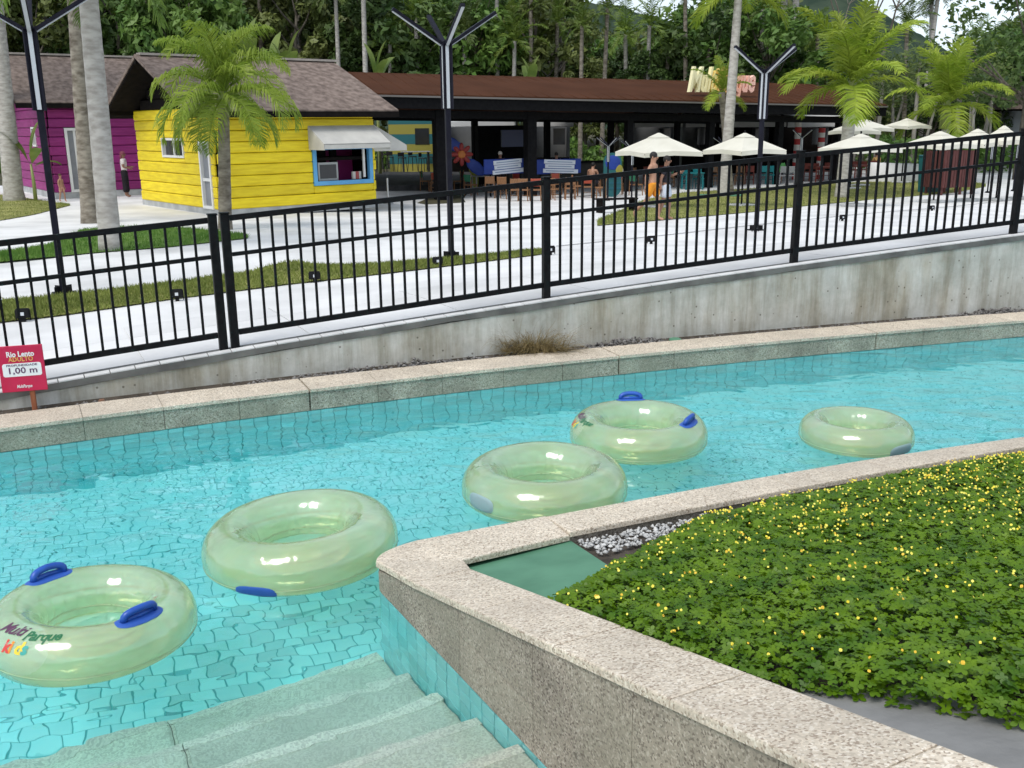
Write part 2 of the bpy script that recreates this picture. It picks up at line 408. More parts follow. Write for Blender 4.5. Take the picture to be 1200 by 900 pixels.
# granilite face panels on the stepped side: two courses, the upper one cut to the ramp
s0 = .13
for i, (a, b) in enumerate(zip([-.17, .80, 1.45, 2.1, 2.75, 3.4], [.80, 1.45, 2.1, 2.75, 3.4, 4.4])):
    ca, cb = pp(a + .0015, 0), pp(b - .0015, 0); hi = lambda x, y: zplane(x, y) - cap_h - .002
    quad = [ca, cb, pp(b - .0015, .018), pp(a + .0015, .018)]
    split = .215 if i else None
    m = MB()
    if split:
        m.prism(quad, .006, split); m.build('face_panel', M_planter, planter); m = MB(); m.prism(quad, split + .003, lambda x, y: max(split + .02, hi(x, y))); m.build('face_panel', M_planter, planter)
    else:
        m.prism(quad, .006, lambda x, y: max(.1, hi(x, y))); m.build('face_panel', M_planter, planter)
m = MB(); nn = [p for p in nose_o]; ni = [p + (inner_corner - p).normalized() * .018 for p in nose_o]
for k in range(len(nn) - 1): m.prism([nn[k], ni[k], ni[k + 1], nn[k + 1]], .006, .108)
m.build('nose_panel', M_planter, planter, smooth=False)
# tiles below the granilite on the stepped side and round the nose
k = 0; s = .0
side = [pp(-.17 + TS * j, 0) for j in range(38, -1, -1)] + nose_o[2::2]
tl = MB()
for a, b in zip(side, side[1:]):
    d = (b - a); n = Vector((-d.y, d.x)).normalized(); n = n if n.dot(inner_corner - a) < 0 else -n
    for r in range(8):
        z1 = -.001 - TS * r; m = MB(); u = d.normalized() * .0035
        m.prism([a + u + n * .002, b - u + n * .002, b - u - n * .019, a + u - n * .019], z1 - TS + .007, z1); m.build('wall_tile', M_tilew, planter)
# bed: soil under the plants, concrete apron at the foot of the ramped arm
soil = MB()
gx = [i * .25 for i in range(-2, 42)]; gy = [1 + i * .25 for i in range(0, 32)]
def in_bed(x, y):
    p = Vector((x, y)) - PO
    if p.dot(PN) < .30: return False
    # below far inner line
    for a, b in zip(FAR_I, FAR_I[1:]):
        if a.x <= x <= b.x: return y < a.y + (b.y - a.y) * (x - a.x) / (b.x - a.x) - .005
    return False if x < FAR_I[0].x else x < 9.5
ps = [inner_corner + Vector((.02, -.02))] + [Vector(p) for p in FAR_I[1:]] + [Vector((9.5, .5)), pp(4.6, .29), pp(.3, .29)]
bed_z = lambda x, y: zplane(x, y) - .095
soil.prism([(p.x, p.y) for p in ps], -.2, bed_z)
bed = struct(soil.build('planter_soil', M_soil))

# ------------------------------------------------------------------ pool floor: running-bond tiles on dark grout
fl = MB(); fl.box((1, 6.5, -1.06), (24, 14, .1)); floor = struct(fl.build('pool_floor', M_grout))
th = rad(22); ct, st_ = math.cos(th), math.sin(th)
SN = Vector((-.492, .870)); SD = Vector((.870, .492))
WS = SD.dot(PO)                                    # steps die into the planter wall
cells = []
for j in range(-12, 80):
    for i in range(-100, 100):
        a = i * TS + (j % 2) * TS / 2; b = j * TS
        x = ct * a - st_ * b; y = 3.0 + st_ * a + ct * b
        if not (WX0 + .6 < x < 10): continue
        p = Vector((x, y))
        if y > yw(x) - .06: continue
        if p.dot(SN) < 4.60 and p.dot(SD) < WS + .1: continue
        if in_bed(x, y) or (p.x > -.3 and p.dot(SN) < 4.55): continue
        cells.append((x, y))
def vis(c):
    z = in_view((c[0], c[1], -.75)); return z if z else 99
cells.sort(key=vis)
proto = None; rest = MB()
for k, (x, y) in enumerate(cells):
    if k < 300:
        if proto is None:
            m = MB(); m.bevbox((0, 0, 0), (TS - .0072, TS - .0072, .012), .002); proto = m.mesh('floor_tile', M_tile)
        o = link('floor_tile', proto, floor, (x, y, -1.006 + random.uniform(-.001, .001))); o.rotation_euler.z = th + random.uniform(-.01, .01)
    else: rest.box((x, y, -1.006), (TS - .0072, TS - .0072, .012), th)
stuff(rest.build('floor_tiling', M_tile, floor))

# ------------------------------------------------------------------ entry steps
stp = struct(thing('entry_steps', '', ''))
for kk in ('label', 'category'): del stp[kk]
offn = [4.588, 4.195, 3.80, 3.405, 3.03, 2.46, 2.10, 1.78, 1.46]; tops = [-.8, -.6, -.4, -.2, -.035, .17, .34, .51, .68]
for k, (o_, z_) in enumerate(zip(offn, tops)):
    back = offn[k + 1] - .02 if k < 8 else .9
    x0 = -7.5
    while x0 < WS:
        x1 = min(WS - .003, x0 + 1.35)
        if WS - x1 < .4: x1 = WS - .003
        m = MB(); pts = [SN * o_ + SD * x0, SN * o_ + SD * (x1 - .004), SN * back + SD * (x1 - .004), SN * back + SD * x0]
        m.prism(pts, -1.02 if k < 5 else -.1, z_); me = m.mesh('step_slab', M_step)
        bm = bmesh.new(); bm.from_mesh(me); bmesh.ops.bevel(bm, geom=[e for e in bm.edges if all(v.co.z > z_ - .001 for v in e.verts)], offset=.012, segments=2, affect='EDGES'); bm.to_mesh(me); bm.free()
        link('step_slab', me, stp)
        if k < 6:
            m = MB(); m.prism([SN * (o_ + .003) + SD * x0, SN * (o_ + .003) + SD * (x1 - .004), SN * (o_ - .055) + SD * (x1 - .004), SN * (o_ - .055) + SD * x0], z_ - .05, z_ + .003); m.build('pale_edge_strip', M_edge, stp)  # added pale strip: light edge against the shaded tread below, put into colour
        x0 = x1 if x1 < WS - .01 else WS
m = MB(); pts = [SN * 1.44 + SD * -9, SN * 1.44 + SD * (WS - .01), SN * -6 + SD * (WS - .01), SN * -6 + SD * -9]
m.prism(pts, -.3, .85); struct(m.build('viewing_deck', M_conc))
m = MB(); m.prism([SN * 1.2 + SD * (WS + .35), SN * 1.2 + SD * 9, SN * -6 + SD * 9, SN * -6 + SD * (WS + .35)], -.3, .83)
# river end wall far outside the picture on the left
m = MB(); m.prism([(-9.2, 0), (-8.95, 0), (-8.95, 8), (-9.2, 8)], -1.05, .2); struct(m.build('pool_end_wall', M_face))

# ------------------------------------------------------------------ the water itself
m = MB(); m.box((1.0, 6.55, -.6), (23.5, 9.3, 1.2)); struct(m.build('water', M_water))
# ------------------------------------------------------------------ retaining wall, promenade and terrain beyond the river
def conc_wall():
    m = bpy.data.materials.new('stained_cast_concrete'); m.use_nodes = True
    t = m.node_tree; N = t.nodes; L = t.links; p = N['Principled BSDF']; p.inputs['Roughness'].default_value = .88; p.inputs['Specular IOR Level'].default_value = .25
    co = N.new('ShaderNodeTexCoord')
    def nz(scale, stretch=(1, 1, 1), det=6, ro=.6):
        mp = N.new('ShaderNodeMapping'); mp.inputs['Scale'].default_value = stretch; L.new(co.outputs['Object'], mp.inputs[0])
        n = N.new('ShaderNodeTexNoise'); n.inputs['Scale'].default_value = scale; n.inputs['Detail'].default_value = det; n.inputs['Roughness'].default_value = ro; L.new(mp.outputs[0], n.inputs['Vector']); return n.outputs['Fac']
    def ramp(src, a, b, ca, cb):
        r = N.new('ShaderNodeValToRGB'); r.color_ramp.elements[0].position = a; r.color_ramp.elements[1].position = b
        r.color_ramp.elements[0].color = tuple(ca) + (1,); r.color_ramp.elements[1].color = tuple(cb) + (1,); L.new(src, r.inputs[0]); return r.outputs[0]
    def mul(a, b, f=1):
        x = N.new('ShaderNodeMix'); x.data_type = 'RGBA'; x.blend_type = 'MULTIPLY'; x.inputs[0].default_value = f; L.new(a, x.inputs[6]); L.new(b, x.inputs[7]); return x.outputs[2]
    base = ramp(nz(1.9, (1, 1, 1), 9, .72), .32, .68, (.37, .37, .33), (.63, .63, .59))
    streak = ramp(nz(5, (1.2, 1.2, .10), 5, .7), .36, .56, (.46, .43, .35), (1, 1, 1))
    s2 = ramp(nz(2.2, (1, 1, .22), 6, .65), .36, .56, (.58, .50, .36), (1, 1, 1))
    # more streaking to the right end of the wall, where the run-off comes down
    pits = N.new('ShaderNodeTexVoronoi'); pits.inputs['Scale'].default_value = 9; L.new(co.outputs['Object'], pits.inputs['Vector'])
    pit = ramp(pits.outputs['Distance'], .06, .12, (.30, .28, .25), (1, 1, 1))
    c = mul(mul(mul(base, streak, .55), s2, .6), pit, .85)
    L.new(c, p.inputs['Base Color'])
    b = N.new('ShaderNodeBump'); b.inputs['Strength'].default_value = .5; b.inputs['Distance'].default_value = .012
    L.new(nz(14, (1, 1, .6), 6), b.inputs['Height']); L.new(b.outputs[0], p.inputs['Normal'])
    return m
M_wallc = conc_wall()
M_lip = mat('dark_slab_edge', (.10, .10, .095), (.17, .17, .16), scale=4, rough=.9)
M_pave = mat('pale_washed_concrete', (.47, .47, .46), (.69, .69, .68), scale=.7, rough=.85, bump=.15, bscale=120, detail=12, rnd=.05, rpos=(.22, .6))
M_paver = mat('pale_paver', (.55, .55, .54), (.66, .66, .65), scale=4, rough=.85, rnd=.07, bump=.15, bscale=90)
M_grass = mat('short_lawn', (.16, .165, .045), (.27, .27, .08), scale=1.6, rough=1, bump=.6, bscale=60, detail=6)
M_earth = mat('forest_floor', (.03, .035, .015), (.08, .07, .035), scale=.5, rough=1, bump=.5, bscale=3)
M_black = mat('black_powder_coat', (.006, .006, .007), (.011, .011, .012), scale=20, rough=.5, spec=.12)
M_dkgravel = mat('grey_gravel', (.07, .065, .06), (.24, .23, .22), scale=16, rough=.95)
M_peb = mat('pale_pebble', (.30, .30, .29), (.62, .62, .60), scale=14, rough=.9)

LIP = .62                                     # wall face stands this far behind the waterline
def zfar(x, y):
    if y < 17: return .25
    z = .25 - .037 * (min(y, 38) - 17)
    if y < 60: z = max(z, -.17 - .40 * sm((x + 9) / 8))
    if y > 52: z += (y - 52) * .02 if y < 400 else 348 * .02
    return z
def g_off(x, d):
    y = yw(x) + LIP + d
    return zl(x) + (zfar(x, y) - zl(x)) * sm(d / 7.5)
def g(x, y):
    d = max(0, y - yw(x) - LIP) * .93
    return zl(x) + (zfar(x, y) - zl(x)) * sm(d / 7.5)
def at_g(u, v, dz=0):
    d = ray(u, v); t = 6.0; step = .05
    prev = None
    while t < 130:
        p = CAMP + d * t; h = p.z - g(p.x, p.y) - dz
        if h <= 0:
            a, b = t - step, t
            for _ in range(20):
                c = (a + b) / 2; p = CAMP + d * c
                if p.z - g(p.x, p.y) - dz > 0: a = c
                else: b = c
            return CAMP + d * b
        t += step
    return CAMP + d * t
# wall
m = MB(); xs = arc(WX0, WX1, .4)
for a, b in zip(xs, xs[1:]):
    A, B, C, D = far_pt(a, LIP), far_pt(b, LIP), far_pt(b, LIP + .3), far_pt(a, LIP + .3)
    za, zb = zl(a) - .07, zl(b) - .07
    m.add([(A.x, A.y, -.3), (B.x, B.y, -.3), (B.x, B.y, zb), (A.x, A.y, za), (D.x, D.y, za), (C.x, C.y, zb)], [(0, 1, 2, 3), (3, 2, 5, 4)])
rw = m.build('retaining_wall', M_wallc); tag(rw, 'long stained concrete retaining wall carrying the promenade beside the river', 'wall')
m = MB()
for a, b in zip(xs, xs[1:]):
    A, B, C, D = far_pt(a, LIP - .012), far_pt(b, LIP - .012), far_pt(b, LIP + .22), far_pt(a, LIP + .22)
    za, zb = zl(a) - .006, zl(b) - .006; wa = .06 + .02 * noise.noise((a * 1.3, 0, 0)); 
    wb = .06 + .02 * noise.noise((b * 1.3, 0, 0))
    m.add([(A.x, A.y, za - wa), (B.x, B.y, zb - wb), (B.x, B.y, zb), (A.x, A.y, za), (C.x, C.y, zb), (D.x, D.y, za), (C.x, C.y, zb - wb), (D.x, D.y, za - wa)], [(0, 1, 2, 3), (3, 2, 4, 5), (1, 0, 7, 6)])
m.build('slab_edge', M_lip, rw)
# pavement sheet, laid from the wall head back to the pavilion; terrain sheet 40 mm lower runs to the hills
def sheet(name, xs, ds, zf, mt, off0):
    V = []; 
    for d in ds:
        for x in xs: y = yw(x) + LIP + d; V.append((x, y, zf(x, y, d)))
    n = len(xs); Q = [(j * n + i, j * n + i + 1, (j + 1) * n + i + 1, (j + 1) * n + i) for j in range(len(ds) - 1) for i in range(n - 1)]
    return link(name, npmesh(name, V, Q, mt, smooth=True))
px = list(np.linspace(-46, 50, 97))
pds = [.2, .5, 1, 1.5, 2, 2.6, 3.2, 4, 5, 6, 7, 8, 9, 10, 12, 14, 16, 18, 20, 23, 26, 30, 34, 38, 44, 50]
pave = struct(sheet('pavement', px, pds, lambda x, y, d: g(x, y), M_pave, 0))
gxs = list(np.linspace(-900, 900, 61)); gxs = sorted(set(gxs + list(np.linspace(-60, 60, 25))))
struct(sheet('ground', gxs, [.4, 2, 4, 7, 10, 14, 20, 26, 32, 38, 44, 52, 60, 75, 100, 150, 250, 400, 700, 1500], lambda x, y, d: g(x, y) - .06, M_earth, 0))
m = MB(); m.box((0, -40, -1.6), (1800, 100, .5)); struct(m.build('near_ground', M_earth))
# edging pavers along the wall head
pv = [(x, far_pt(x, LIP + .01)) for x in arc(-5.4, 7.6, .205)]
for (a, pa), (b, pb) in zip(pv, pv[1:]):
    for row in range(1):
        o0, o1 = LIP - .004, LIP + .10
        A, B, C, D = far_pt(a + .004, o0), far_pt(b - .004, o0), far_pt(b - .004, o1), far_pt(a + .004, o1)
        za, zb = zl(a) + .004, zl(b) + .004
        m = MB(); m.add([(A.x, A.y, za - .05), (B.x, B.y, zb - .05), (B.x, B.y, zb), (A.x, A.y, za), (C.x, C.y, zb), (D.x, D.y, za), (C.x, C.y, zb - .05), (D.x, D.y, za - .05)],
              [(0, 1, 2, 3), (3, 2, 4, 5), (5, 4, 6, 7), (0, 3, 5, 7), (1, 6, 4, 2)])
        m.build('paver', M_paver, pave)
# big cast slabs of the promenade strip under and behind the fence
sx = arc(-5.6, 8, 1.5)
for a, b in zip(sx, sx[1:]):
    for d0, d1 in ((.105, .9), (.9, 1.75), (1.75, 2.6)):
        a_, b_ = a + .006, b - .006; q = (a_ + b_) / 2; e0, e1 = d0 + .005, d1 - .005
        P = [far_pt(t, LIP + e) for e in (e0, e1) for t in (a_, q, b_)]
        V = [(p.x, p.y, g(p.x, p.y) + .012) for p in P]; V += [(x, y, z - .04) for x, y, z in V]
        m = MB(); m.add(V, [(0, 1, 4, 3), (1, 2, 5, 4), (0, 6, 7, 1), (1, 7, 8, 2), (2, 8, 11, 5), (5, 11, 10, 4), (4, 10, 9, 3), (3, 9, 6, 0)])
        m.build('pavement_slab', M_pave, pave)
# gravel trough between coping and wall
m = MB(); xs = arc(WX0, WX1, .5)
for a, b in zip(xs, xs[1:]):
    A, B, C, D = far_pt(a, .3), far_pt(b, .3), far_pt(b, LIP + .02), far_pt(a, LIP + .02)
    m.add([(A.x, A.y, .12), (B.x, B.y, .12), (C.x, C.y, .185), (D.x, D.y, .185)], [(0, 1, 2, 3)])
struct(m.build('trough_ground', M_soil))
def pebbles(name, pts, size, mt, parent=None):
    base = np.array([[1, 0, 0], [-1, 0, 0], [0, 1, 0], [0, -1, 0], [0, 0, 1], [0, 0, -1]], float)
    tri = np.array([[0, 2, 4], [2, 1, 4], [1, 3, 4], [3, 0, 4], [2, 0, 5], [1, 2, 5], [3, 1, 5], [0, 3, 5]])
    n = len(pts); P = np.array(pts); s = RNG.uniform(size[0], size[1], (n, 1, 1)) * RNG.uniform(.6, 1.3, (n, 1, 3)) * np.array([1, 1, .7])
    a = RNG.uniform(0, 6.28, n); c, si = np.cos(a), np.sin(a); B = base[None] * s
    B += RNG.normal(0, .15, B.shape) * s
    X = B[..., 0] * c[:, None] - B[..., 1] * si[:, None]; Y = B[..., 0] * si[:, None] + B[..., 1] * c[:, None]
    V = np.stack([X, Y, B[..., 2]], -1) + P[:, None, :]
    F = (tri[None] + (np.arange(n) * 6)[:, None, None]).reshape(-1, 3)
    return stuff(link(name, npmesh(name, V, F, mt), parent))
pts = []
for _ in range(5200):
    x = random.uniform(-4.6, 7); dens = .35 + .65 * (noise.noise((x * .9, 3, 0)) > .0)
    if -.9 < x < 1.9 or 4.8 < x: dens = 1
    if x < -2.4: dens *= .25
    if random.random() > dens: continue
    o = random.uniform(.40, .61); p = far_pt(x, o); hump = .09 * max(0, 1 - abs(x - 1.4) / .6) + .07 * max(0, 1 - abs(x + .9) / 1.0) * random.random() + .07 * max(0, 1 - abs(x - 6) / .8)
    pts.append((p.x, p.y, .15 + hump * random.random() + (o - .4) * .12 * random.random()))
pebbles('gravel', pts, (.011, .027), M_dkgravel)
# ------------------------------------------------------------------ promenade fence
fence = thing('metal_fence', 'long black metal railing of thin vertical bars on top of the concrete retaining wall', 'fence', (0, 0, 0))
FO = LIP + .17; FH = 1.21
def fpt(x, h): p = far_pt(x, FO); return Vector((p.x, p.y, zl(x) + h))
def fyaw(x): a = far_pt(x - .1, FO); b = far_pt(x + .1, FO); return math.atan2(b.y - a.y, b.x - a.x)
def solve_x(u, lo, hi):
    for _ in range(40):
        x = (lo + hi) / 2; d = fpt(x, 0) - CAMP; q = 600 + FPX * d.dot(c_r) / d.dot(c_f)
        if q < u: lo = x
        else: hi = x
    return x
f_x = [solve_x(u, -9, 9) for u in (269, 640, 930, 1187)]; f_x = [f_x[0] - 2.95] + f_x + [f_x[-1] + 2.8]
for k, x in enumerate(f_x):
    for e in ((-.047, .047) if k == 1 else (0,)):
        m = MB(); p = fpt(x + e, 0); m.bevbox((p.x, p.y, p.z + FH / 2 - .01), (.075, .075, FH + .05), .006, fyaw(x)); m.box((p.x, p.y, p.z + FH + .02), (.085, .085, .012), fyaw(x)); m.build('post', M_black, fence)
for a, b in zip(f_x, f_x[1:]):
    a0 = a + (.085 if a == f_x[1] else .03); b0 = b - (.085 if b == f_x[1] else .03)
    nb = round((b0 - a0) / math.cos(fyaw((a + b) / 2)) / .123)
    for h, th_ in ((FH - .03, .05), (FH * .705, .034), (.135, .05)):
        m = MB(); A, B = fpt(a0, h), fpt(b0, h); d = B - A; c = (A + B) / 2
        m.box(c, (d.length, .035, th_), math.atan2(d.y, d.x), 0, -math.atan2(d.z, math.hypot(d.x, d.y))); m.build('rail', M_black, fence)
    for i in range(1, nb):
        x = a0 + (b0 - a0) * i / nb; f = i / nb
        A = fpt(a0, 0).lerp(fpt(b0, 0), f)
        m = MB(); m.box((A.x, A.y, A.z + .135 + (FH - .165) / 2), (.022, .022, FH - .165), fyaw(x)); m.build('baluster', M_black, fence)

# ------------------------------------------------------------------ depth sign on a stake
M_red = mat('crimson_print', (.50, .012, .06), (.56, .02, .08), scale=3, rough=.4)
M_white = mat('white_print', (.80, .80, .80), rough=.5)
M_gold = mat('gold_print', (.75, .42, .10), rough=.5)
M_plum = mat('dark_plum_print', (.10, .03, .10), rough=.5)
M_stake = mat('reddish_wood', (.22, .07, .03), (.32, .11, .05), scale=6, rough=.7, stretch=(8, 8, 1))
p = far_pt(-3.76, .47); syaw = rad(17)
SZ = .21
sign = thing('depth_sign', 'crimson depth sign reading Rio Lento ADULTO 1,00 m on a wooden stake', 'sign', (p.x, p.y, SZ), syaw, None, .88)
m = MB(); m.bevbox((0, .02, .11), (.045, .03, .46), .004); m.build('stake', M_stake, sign)
m = MB(); m.bevbox((-.055, 0, .385), (.39, .012, .44), .004); board = m.build('board', M_red, sign)
m = MB()
def rrect(cx, cz, wd, ht, r, y0, y1, n=5):
    pts = []
    for qx, qz, a0 in ((1, 1, 0), (-1, 1, 90), (-1, -1, 180), (1, -1, 270)):
        for i in range(n + 1):
            a = rad(a0 + 90 * i / n); pts.append((cx + qx * (wd / 2 - r) + r * math.cos(a), cz + qz * (ht / 2 - r) + r * math.sin(a)))
    vs = [(x, y0, z) for x, z in pts] + [(x, y1, z) for x, z in pts]; k = len(pts)
    return vs, [tuple(range(k)), tuple(range(2 * k - 1, k - 1, -1))] + [(i, k + i, k + (i + 1) % k, (i + 1) % k) for i in range(k)]
vs, fs = rrect(-.055, .375, .33, .125, .02, -.0085, -.004); m.add(vs, fs); m.build('panel', M_white, board)
def sign_text(t, size, x, z, mt, bold=0, shear=0, y=-.0075, wmax=None, parent=board):
    me = text_mesh(t, size, .0008, shear, bold); me.materials.append(mt)
    R = Matrix.Rotation(rad(90), 4, 'X')
    if wmax:
        xs_ = [v.co.x for v in me.vertices]; s_ = wmax / (max(xs_) - min(xs_)); me.transform(Matrix.Diagonal((s_, 1, 1, 1)))
    me.transform(Matrix.Translation((x, y, z)) @ R)
    return link('lettering', me, parent)
sign_text('Rio Lento', .07, -.055, .522, M_white, .002, wmax=.235)
sign_text('ADULTO', .06, -.055, .474, M_gold, .001, wmax=.21)
sign_text('PROFUNDIDADE', .028, -.055, .418, M_plum, .0004, y=-.0095, wmax=.26)
sign_text('1,00 m', .082, -.055, .366, M_plum, .0012, y=-.0095, wmax=.24)
sign_text('MultiParque', .042, -.055, .215, M_white, .0008, .25, wmax=.13)

# ------------------------------------------------------------------ inflatable rings
def vinyl():
    m = bpy.data.materials.new('translucent_green_vinyl'); m.use_nodes = True
    t = m.node_tree; N = t.nodes; L = t.links; p = N['Principled BSDF']; out = N['Material Output']
    co = N.new('ShaderNodeTexCoord'); n = N.new('ShaderNodeTexNoise'); n.inputs['Scale'].default_value = 3; n.inputs['Detail'].default_value = 5; L.new(co.outputs['Object'], n.inputs['Vector'])
    r = N.new('ShaderNodeValToRGB'); r.color_ramp.elements[0].position = .35; r.color_ramp.elements[1].position = .66
    r.color_ramp.elements[0].color = (.76, .83, .52, 1); r.color_ramp.elements[1].color = (.86, .89, .70, 1); L.new(n.outputs['Fac'], r.inputs[0])
    L.new(r.outputs[0], p.inputs['Base Color']); p.inputs['Roughness'].default_value = .09; p.inputs['IOR'].default_value = 1.6; p.inputs['Specular IOR Level'].default_value = .9; p.inputs['Coat Weight'].default_value = 1.0; p.inputs['Coat Roughness'].default_value = .03
    tl_ = N.new('ShaderNodeBsdfTranslucent'); L.new(r.outputs[0], tl_.inputs['Color'])
    tr = N.new('ShaderNodeBsdfTransparent'); tr.inputs['Color'].default_value = (.97, .95, .68, 1)
    a = N.new('ShaderNodeMixShader'); a.inputs[0].default_value = .45; L.new(p.outputs[0], a.inputs[1]); L.new(tl_.outputs[0], a.inputs[2])
    lw = N.new('ShaderNodeLayerWeight'); lw.inputs['Blend'].default_value = .35
    mr = N.new('ShaderNodeMapRange'); mr.inputs[3].default_value = .36; mr.inputs[4].default_value = .62; L.new(lw.outputs['Facing'], mr.inputs[0])
    inv = N.new('ShaderNodeMixShader'); L.new(mr.outputs[0], inv.inputs[0]); L.new(tr.outputs[0], inv.inputs[1]); L.new(a.outputs[0], inv.inputs[2])
    b = N.new('ShaderNodeBump'); b.inputs['Strength'].default_value = .4; b.inputs['Distance'].default_value = .02
    n2 = N.new('ShaderNodeTexNoise'); n2.inputs['Scale'].default_value = 9; n2.inputs['Detail'].default_value = 2; L.new(co.outputs['Object'], n2.inputs['Vector']); L.new(n2.outputs['Fac'], b.inputs['Height']); L.new(b.outputs[0], p.inputs['Normal'])
    # the film shines on both of its faces and on the wall behind, so it mirrors more sky than a single surface
    fr = N.new('ShaderNodeFresnel'); fr.inputs['IOR'].default_value = 1.55; L.new(b.outputs[0], fr.inputs['Normal'])
    fm = N.new('ShaderNodeMath'); fm.operation = 'MULTIPLY_ADD'; fm.use_clamp = True; fm.inputs[1].default_value = 1.15; fm.inputs[2].default_value = .02; L.new(fr.outputs[0], fm.inputs[0])
    fc = N.new('ShaderNodeMath'); fc.operation = 'MINIMUM'; fc.inputs[1].default_value = .34; L.new(fm.outputs[0], fc.inputs[0]); fm = fc
    gl = N.new('ShaderNodeBsdfGlossy'); gl.inputs['Roughness'].default_value = .10; gl.inputs['Color'].default_value = (.95, .97, .95, 1); L.new(b.outputs[0], gl.inputs['Normal'])
    fin = N.new('ShaderNodeMixShader'); L.new(fm.outputs[0], fin.inputs[0]); L.new(inv.outputs[0], fin.inputs[1]); L.new(gl.outputs[0], fin.inputs[2])
    L.new(fin.outputs[0], out.inputs['Surface']); return m
M_vinyl = vinyl()
M_patch = mat('pale_vinyl_patch', (.60, .72, .55), (.68, .78, .66), scale=6, rough=.25, spec=.5)
M_patchv = bpy.data.materials.new('clear_backing_film'); M_patchv.use_nodes = True
_t = M_patchv.node_tree; _p = _t.nodes['Principled BSDF']; _p.inputs['Base Color'].default_value = (.75, .82, .74, 1); _p.inputs['Roughness'].default_value = .2; _tr = _t.nodes.new('ShaderNodeBsdfTransparent'); _mx = _t.nodes.new('ShaderNodeMixShader'); _mx.inputs[0].default_value = .16
_t.links.new(_tr.outputs[0], _mx.inputs[1]); _t.links.new(_p.outputs[0], _mx.inputs[2]); _t.links.new(_mx.outputs[0], _t.nodes['Material Output'].inputs['Surface'])
M_seam = mat('welded_seam', (.40, .48, .30), rough=.3)
M_blue = mat('blue_vinyl', (.012, .07, .36), (.02, .10, .45), scale=8, rough=.3, spec=.5)
M_greyp0 = mat('bluish_grey_pad', (.26, .36, .38), rough=.4)
M_blue2 = mat('blue_vinyl_pad', (.03, .10, .42), rough=.4)
LOGO = {'k': mat('red_print', (.6, .05, .04), rough=.4), 'i': mat('orange_print', (.75, .25, .03), rough=.4), 'd': mat('yellow_print', (.75, .55, .04), rough=.4), 's': mat('teal_print', (.05, .35, .30), rough=.4), 'M': mat('plum_ink', (.10, .035, .08), rough=.4), 'P': mat('dark_green_ink', (.02, .14, .06), rough=.4)}
def tor(R, rx, rz, th_, ph, o=0):
    """point on the ring: th_ round the ring, ph round the tube (0 outwards, 90 up), o proud of the skin"""
    q = R + (rx + o) * math.cos(ph)
    return Vector((q * math.cos(th_), q * math.sin(th_), (rz + o) * math.sin(ph)))
